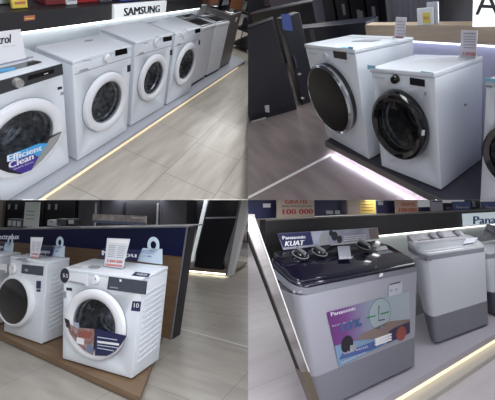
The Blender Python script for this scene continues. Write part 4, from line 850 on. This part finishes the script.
cd = lathe('round_picture', mat('pale round print', (152, 166, 172), .4), P, c_, r_*.9, r_*.78, [(1, o2), (1, o2+.001), (0, o2+.001)], st, 40)
lathe('picture_ring', mat('dark ring print', (96, 116, 128), .4), P, c_, r_*.94, r_*.82, [(1, o2), (1, o2+.0006), (.9, o2+.0006)], cd, 40)
plate_px('green_bar', mat('green print', (60, 130, 90), .4), P, [(367, 318.5), (375.5, 316.4), (375.5, 315), (367, 317)], o2+.0016, .0005, cd)
plate_px('green_bar', mat('green print', (60, 130, 90), .4), P, [(380.5, 314.8), (389, 312.5), (389, 311), (380.5, 313.3)], o2+.0016, .0005, cd)
for a_, b2 in (((378.5, 321), (378.5, 306)), ((378.5, 321), (384, 319.5))):
    plate_px('dark_line', ink, P, [a_, (b2[0]+.9, b2[1]+.3), (b2[0]+.9, b2[1]-.5), (a_[0]+.01, a_[1]-1.) if a_[1] != b2[1] and b2[0] > a_[0] else (b2[0], b2[1])], o2+.0016, .0005, cd)
c_ = P.h(400.5, 333); r_ = abs(P.h(405.5, 333).x-c_.x); lathe('orange_dot', mat('orange red print', (150, 72, 62), .4), P, c_, r_, r_*.8, [(1, o2+.0015), (1, o2+.002), (0, o2+.002)], st, 28)
c_ = P.h(346.5, 344); r_ = abs(P.h(352.5, 344).x-c_.x); lathe('pulsator_picture', mat('black print', (30, 26, 36), .4), P, c_, r_, r_*.95, [(1, o2+.0015), (1, o2+.002), (0, o2+.002)], st, 28)
plate_px('foil_patch', silver, P, [(350, 351), (355.5, 349.4), (355.5, 344), (350, 345.6)], o2+.0022, .0004, st)
wl_t = mat('white print', (222, 218, 230), .5)
text('lettering', 'Panasonic', wl_t, P, (331, 316.3), (355.5, 309.7), (330.3, 312.6), st, off=o2+.001, bold=.02)
text('lettering', 'Energi hemat hingga', wl_t, P, (332.5, 327.2), (352, 321.8), (332.2, 325.3), st, off=o2+.001, bold=.0)
text('lettering', '10%', mat('blue digits', (64, 92, 140), .4), P, (341, 332.5), (361, 326.3), (340, 323.6), st, off=o2+.0015, bold=.04)
text('lettering', 'lebih bersih', wl_t, P, (344, 354.5), (368, 347.5), (343.5, 352), st, off=o2+.002, bold=.01)
text('lettering', 'KAPASITAS BESAR', wl_t, P, (342, 363.5), (366, 352.8), (341.8, 362), st, off=o2+.002, bold=.01)
plate_px('specification_sticker', mat('spec paper', (184, 186, 198), .5), P, [(388.5, 296.5), (402, 293), (402, 281), (388.5, 284.2)], so, .001, T)
plate_px('specification_print', ink, P, [(389.5, 285.3), (400.5, 282.6), (400.5, 281.5), (389.5, 284.2)], so+.0012, .0005, T)
for k in range(2): plate_px('specification_print', seam, P, [(390+5*k, 292-k), (392.5+5*k, 291.4-k), (392.5+5*k, 289-k), (390+5*k, 289.6-k)], so+.0012, .0005, T)
# header card standing behind the knobs
T2, P2 = card(A, 'header_card', 'long header card with navy field standing on the dark console', 'sign', [(283, 248), (379, 239), (377, 227.5), (277.5, 233.5)], h+hb+.03, mat('grey photo print', (168, 172, 186), .5, noise=(10, (140, 140, 158))), base=False, y=y+d+.015)
plate_px('navy_field', navy, P2, [(283.2, 247.5), (313.5, 244.5), (310.5, 231.7), (277.7, 233.7)], .0045, .0008, T2)
text('lettering', 'Panasonic', paper, P2, (282.5, 239.5), (305.5, 238.3), (282, 236.2), T2, off=.0058, bold=.03)
text('lettering', 'KUAT', paper, P2, (284.6, 246.3), (303, 245), (285.6, 241.2), T2, off=.0058, bold=.04)
for (px_, py_, rp, m) in [(323.5, 239, 4.2, silver), (334, 236, 3.2, ink), (330.5, 233, 2.0, ink), (339, 239.3, 2.6, ink)]:
    c_ = P2.h(px_, py_); r_ = abs(P2.h(px_+rp, py_).x-c_.x); lathe('printed_disc', m, P2, c_, r_, r_, [(1, .0045), (1, .0055), (0, .0055)], T2, 24)
for k in range(3): plate_px('printed_line', paper, P2, [(344, 236.8+2*k), (366, 235.2+2*k), (366, 234.6+2*k), (344, 236.2+2*k)], .0045, .0008, T2)
plate_px('picture_end', mat('tan print', (128, 112, 106), .5), P2, [(370.5, 239), (378.5, 238.3), (376.5, 228.3), (368.5, 228.8)], .0045, .0008, T2)
# second twin tub
b = A.bx['B']; x, y, yaw, w, d, h, tp, hb = b; zg = .33*h
deck_g = mat('pale grey deck', (182, 186, 192), .3, coat=.4); rim_g = mat('grey rim', (134, 136, 146), .4)
body_g = mat('cool pale body', (206, 210, 218), .4)
T, P, L, dk = twin_tub(b, 'pale twin-tub washer with grey translucent lid, right of the dark-lidded one', zg, deck_g, deck_g, rim_g, body_g, tt_grey)
hd = h+.06; Pd = Pl(A, L, (0, 0, hd), (1, 0, 0), (0, d, hb*.62))
slab('wash_lid', mat('translucent grey lid', (186, 190, 198), .2, coat=.6), P, w*.9, d*.62, tp*.6, hd, hd+.012, hb*.4, hb*.4, T, rad=.04, bev=.008, y0=.015)
bm = bmesh.new(); c0, c1 = d*.68, d+.01; vs = []
for xx in (-tp+.04, w+tp-.12):
    vs.append([bm.verts.new(p) for p in [(xx, c0, hd+hb*.42), (xx, c0+.01, hd+hb*.42+.018), (xx, c1-.01, h+hb+.05), (xx, c1, h+hb+.045), (xx, c1, hd+hb*.45)]])
for i in range(5): bm.faces.new([vs[0][i], vs[0][(i+1) % 5], vs[1][(i+1) % 5], vs[1][i]])
bm.faces.new(vs[0]); bm.faces.new(vs[1]); cons = finish('control_console', bm, mat('speckled grey console', (186, 184, 190), .4, noise=(40, (168, 166, 174))), A, T)
za, zb_ = hd+hb*.42+.018, h+hb+.05; Pc = Pl(A, L, (0, c0+.01, za), (1, 0, 0), (0, c1-c0-.02, zb_-za))
for px_, py_ in ((431, 236.5), (439.5, 235.5), (456, 233.3)):
    c_ = Pc.h(px_, py_); r_ = abs(Pc.h(px_+2.3, py_).x-c_.x); lathe('knob', tt_grey, Pc, c_, r_, r_, [(1, .0005), (1, .016), (.8, .022), (0, .022)], cons, 24)
plate('console_seam', mat('dark seam', (84, 84, 94), .5), Pc, [(-tp+.10, .0), (w+tp-.16, .0), (w+tp-.16, .006), (-tp+.10, .006)], .0006, .002, cons)
plate('side_clip', tt_grey, P, [(-tp+.0, h+.005), (-tp+.06, h-.0), (-tp+.06, h+.03), (-tp+.0, h+.03)], .012, .006, dk)
plate_px('lid_paper', mat('lid paper', (206, 210, 222), .5), Pd, [(463, 244), (474, 242.5), (478, 237.5), (466, 238)], .016, .001, dk)
# third twin tub at the right edge
x3 = b[0]+w+.22; bc = [x3, .03, -.03, .8, .2, .53, .04, .08]
T, P, L, dk = twin_tub(bc, 'third twin-tub washer, barely visible at the right edge', .22, deck_g, deck_g, rim_g, body_g, mat('dark grey base', (74, 74, 84), .45))
slab('wash_lid', MATS['translucent grey lid'], P, .6, .12, .02, .59, .602, .04, .04, T, rad=.04, bev=.008, y0=.015)
# crumpled grey tag standing on it
T2, P2 = card(A, 'tag_card', 'crumpled grey printed tag at the right edge below the maker sign', 'card', [(481, 239), (499, 242), (499, 226), (486.5, 224)], .662, mat('crumpled tag', (150, 150, 160), .5, noise=(16, (90, 90, 100))), base=False, y=.2)
plate_px('printed_line', ink, P2, [(486, 230.5), (497, 236), (497, 235), (486, 229.5)], .0045, .0008, T2)
# maker sign
sg = thing('brand_sign', 'white sign with blue maker lettering on the black fascia', 'sign', A, wl)
bl_, br_, tl_ = PW_.h(463.5, 226.5, .02), PW_.h(520, 222, .02), PW_.h(463.5, 213.7, .02)
box('panel', mat('cool sign face', (226, 242, 248), .4, emit=.35), A, (bl_.x, -.02, bl_.y), (br_.x, -.013, tl_.y), sg, bevel=.001)
text('lettering', 'Panasonic', mat('maker blue', (30, 76, 160), .4), PW_, (473, 224.3), (517, 222.3), (473, 216.3), sg, off=.0205, bold=.03)
# signs on the ledge
z = A.z1+.005
def led(x0, x1, yt, nm, lb, m, dy=.03, dep=.01, ct='sign', group=None): return sit_box(A, nm, lb, ct, x0, x1, yt, z, A.wy+dy, dep, m, group, yl=210, bevel=.001)
T, P, w_, h_ = led(246, 276, 196, 'ledge_banner', 'navy banner with white letters at the left of the ledge', navy, .09)
plate_px('white_mark', paper, P, [(263, 207.5), (270.5, 207.5), (270.5, 203.5), (263, 203.5)], .0005, .001, T)
T, P, w_, h_ = led(277, 314, 196, 'promo_sign', 'beige promotion sign reading GRATIS 100 000 in red', mat('beige promo', (208, 188, 170), .5), .03)
text('lettering', 'GRATIS', mat('brick red print', (196, 84, 60)), P, (285, 203.8), (307, 203.8), (285, 199.6), T, off=.001, bold=.03)
text('lettering', 'BERLANGGANAN', ink, P, (282, 207.2), (312, 207), (282, 205.2), T, off=.001, bold=.01)
text('lettering', '100 000', mat('crimson print', (190, 56, 72)), P, (282.5, 214.5), (312.5, 213.8), (282.5, 209.2), T, off=.001, bold=.03)
T, P, w_, h_ = led(315, 347, 196, 'ledge_banner', 'navy banner with small white tags between the two left signs', navy, .09)
for k in range(2): plate_px('white_mark', offwhite, P, [(326+9*k, 214), (333+9*k-2*k, 214), (333+9*k-2*k, 210.5), (326+9*k, 210.5)], .0005, .001, T)
T, P, w_, h_ = led(348, 376, 196, 'promo_sign', 'beige and yellow promotion sign in the middle of the ledge', mat('beige promo', (208, 188, 170), .5), .03)
plate_px('yellow_field', yellow, P, [(360, 213.5), (375, 213.2), (375, 197), (360, 197)], .0005, .001, T)
for k in range(4): plate_px('printed_line', orange, P, [(361.5, 202+3*k), (373.5, 202+3*k), (373.5, 201+3*k), (361.5, 201+3*k)], .002, .0005, T)
T, P, w_, h_ = led(377, 395, 201, 'ledge_banner', 'navy banner with a white label, left of the red-lettered sign', navy, .09)
plate_px('white_mark', offwhite, P, [(378, 205), (383, 205), (383, 201.5), (378, 201.5)], .0005, .001, T)
T, P, w_, h_ = led(396, 418, 198, 'promo_sign', 'pinkish promotion sign with red figures above the gap between washers', mat('pink promo', (214, 176, 156), .5), .03)
text('lettering', 'GRATIS', mat('brick red print', (196, 84, 60)), P, (401, 206), (415, 205.8), (401, 202.8), T, off=.001, bold=.02)
text('lettering', '100.000', mat('brick red print', (196, 84, 60)), P, (399, 211.8), (416.5, 211.5), (399, 208), T, off=.001, bold=.03)
T, P, w_, h_ = led(419, 432, 207, 'ledge_banner', 'dark blue low banner right of the pinkish sign', navy, .09)
T, P, w_, h_ = led(431, 443, 199, 'promo_card', 'pale lilac card leaning on the ledge', mat('lilac card', (180, 172, 190), .5), .03)
plate_px('printed_line', ink, P, [(432, 202), (442, 202), (442, 201), (432, 201)], .0005, .001, T)
for x0, x1, lb, xs in ((453, 471, 'blue maker card on the ledge above the left end of the white sign', (456, 468.5)), (482, 500, 'blue maker card at the right end of the ledge', (485.5, 498))):
    T, P, w_, h_ = led(x0, x1, 201.5, 'maker_card', lb, mat('denim card', (60, 84, 148), .5), .03, group='blue maker cards')
    text('lettering', 'Panasonic', wl_t, P, (xs[0], 208.3), (xs[1], 208.3), (xs[0], 205.8), T, off=.001, bold=.03)
T, P, w_, h_ = led(471.5, 481, 200, 'ledge_bottle', 'dark bottle shape with pale figure between the blue cards', mat('dark goods', (56, 58, 58), .4), .14, .08, 'box')
plate_px('pale_figure', offwhite, P, [(472.5, 207), (476, 207), (474.5, 201), (472, 201)], .0005, .001, T)
T, P, w_, h_ = led(444, 452.5, 203, 'product_box', 'dark brown box left of the blue maker card', mat('dark brown box', (70, 60, 60), .5), .14, .08, 'box')
plate_px('label', offwhite, P, [(446, 209), (451, 209), (451, 207), (446, 207)], .0005, .001, T)
T, P, w_, h_ = led(384, 395, 197, 'product_box', 'pale grey box behind the low navy banner', offwhite, .2, .08, 'box')
plate('label', greypaper, P, [(.01, .02), (w_-.01, .02), (w_-.01, .05), (.01, .05)], .0005, .001, T)
# ---------- keep every display inside its own quarter of the hall ----------
bpy.context.view_layer.update()
C3 = C2W.to_3x3()
nV = C3 @ Vector((1, 0, -(BX-CX)/F)).normalized(); nH = C3 @ Vector((0, 1, -(BY-CY)/F)).normalized(); nZ = C3 @ Vector((0, 0, -1))
SIDE = {'TL': (nV, nH), 'TR': (-nV, nH), 'BL': (nV, -nH), 'BR': (-nV, -nH)}
for o in list(bpy.data.objects):
    if o.type != 'MESH' or o.name not in QUAD: continue
    M = o.matrix_world; planes = [(CAM, n) for n in SIDE[QUAD[o.name]]] + [(CAM + C3 @ Vector((0, 0, .25)), nZ)]
    ws = [M @ v.co for v in o.data.vertices]
    for p, n in planes:
        ds = [(w-p).dot(n) for w in ws]
        if not ds or min(ds) > -1e-5: o.data = None if False else o.data; ds = None
        if ds is None:
            bpy.data.objects.remove(o, do_unlink=True); break
        if max(ds) <= 1e-6: continue
        bm = bmesh.new(); bm.from_mesh(o.data); Mi = M.inverted()
        r = bmesh.ops.bisect_plane(bm, geom=bm.verts[:]+bm.edges[:]+bm.faces[:], dist=1e-7, plane_co=Mi @ (p - n*4e-4), plane_no=(M.to_3x3().transposed() @ n).normalized(), clear_outer=True)
        if 'lettering' not in o.name:
            es = [e for e in r['geom_cut'] if isinstance(e, bmesh.types.BMEdge) and e.is_valid and e.is_boundary]
            if es: bmesh.ops.holes_fill(bm, edges=es, sides=0)
        if not bm.faces: bm.free(); bpy.data.objects.remove(o, do_unlink=True); break
        bm.to_mesh(o.data); bm.free(); ws = [M @ v.co for v in o.data.vertices]
for _ in range(3):
    for o in list(bpy.data.objects):
        if o.type == 'EMPTY' and not o.children: bpy.data.objects.remove(o)
# ---------- lamps ----------
def lamp(A, name, loc, size, power, col=(1, 1, 1), spread=180, tilt=0, tilty=0):
    l = bpy.data.lights.new(name, 'AREA'); l.shape = 'RECTANGLE'; l.size, l.size_y = size; l.energy = power; l.color = col; l.spread = math.radians(spread)
    o = bpy.data.objects.new(name, l); COL.objects.link(o)
    m = A.M @ Matrix.Translation(loc) @ Matrix.Rotation(math.radians(tilty), 4, 'Y') @ Matrix.Rotation(math.radians(tilt), 4, 'X'); s = m.to_scale(); o.matrix_world = Matrix.LocRotScale(m.to_translation(), m.to_quaternion(), (1, 1, 1)); return o
for (yy, zz, pw) in ((-1.6, 2.7, 50), (-.3, 2.7, 14)): lamp(TLs, 'ceiling_or_fill_lamp', (1.2, yy, zz), (5.5, .5), pw*.68, (.96, .98, 1), spread=100)
lamp(TLs, 'front_fill_lamp', (.2, -3.6, 2.3), (5.0, 1.2), 58, tilt=62, spread=80, col=(.94, .97, 1))  # added fill light, aimed at the machine fronts
lamp(TLs, 'ceiling_or_fill_lamp', (6, .6, 2.7), (3, 1.5), 60)  # extra light added to brighten the floor past the row end
lamp(TRs, 'ceiling_or_fill_lamp', (0.6, -1.6, 2.6), (4, .5), 3, (.92, .92, 1), spread=120); lamp(TRs, 'ceiling_or_fill_lamp', (3.6, -.9, 2.0), (1.2, 1.6), 8, (.93, .92, 1), spread=110, tilty=55); lamp(TRs, 'ceiling_or_fill_lamp', (.3, -.2, 2.4), (4, .4), 1.5, (.92, .92, 1))  # the tilted middle one is an added fill for the right-hand sides
for A_, ys in ((BLs, ((-1.5, 20), (-.5, 9), (1.9, 15), (4.5, 24), (8, 20))), (BRs, ((-1.15, 7), (-.4, 3), (.9, 4), (3.5, 14), (8, 24)))):
    for yy, pw in ys: lamp(A_, 'ceiling_or_fill_lamp', (0.3, yy, A_.e.z-.015), (4.5, .16), pw, (.97, .98, 1))
w = bpy.data.worlds.new('store_light'); bpy.context.scene.world = w; w.use_nodes = True
w.node_tree.nodes['Background'].inputs[0].default_value = (.86, .88, .93, 1); w.node_tree.nodes['Background'].inputs[1].default_value = .27
lamp(BRs, 'ceiling_or_fill_lamp', (1.75, -.25, BRs.e.z-.015), (1.4, .5), 9, (.97, .98, 1))  # added fill that lifts the pale second twin tub
# ---------- camera ----------
cd_ = bpy.data.cameras.new('camera'); co = bpy.data.objects.new('camera', cd_); COL.objects.link(co)
cd_.sensor_fit = 'HORIZONTAL'; cd_.sensor_width = 36; cd_.lens = F/495*36; cd_.shift_x = (247.5-CX)/495; cd_.shift_y = (CY-200)/495; cd_.clip_start = .05; cd_.clip_end = 100
co.matrix_world = Matrix.Translation(CAM) @ (C3 @ Matrix(((1, 0, 0), (0, -1, 0), (0, 0, -1)))).to_4x4()
sc = bpy.context.scene; sc.camera = co
sc.view_settings.view_transform = 'Standard'; sc.view_settings.look = 'None'; sc.view_settings.gamma = 1; sc.view_settings.exposure = 0; sc.view_settings.use_curve_mapping = False
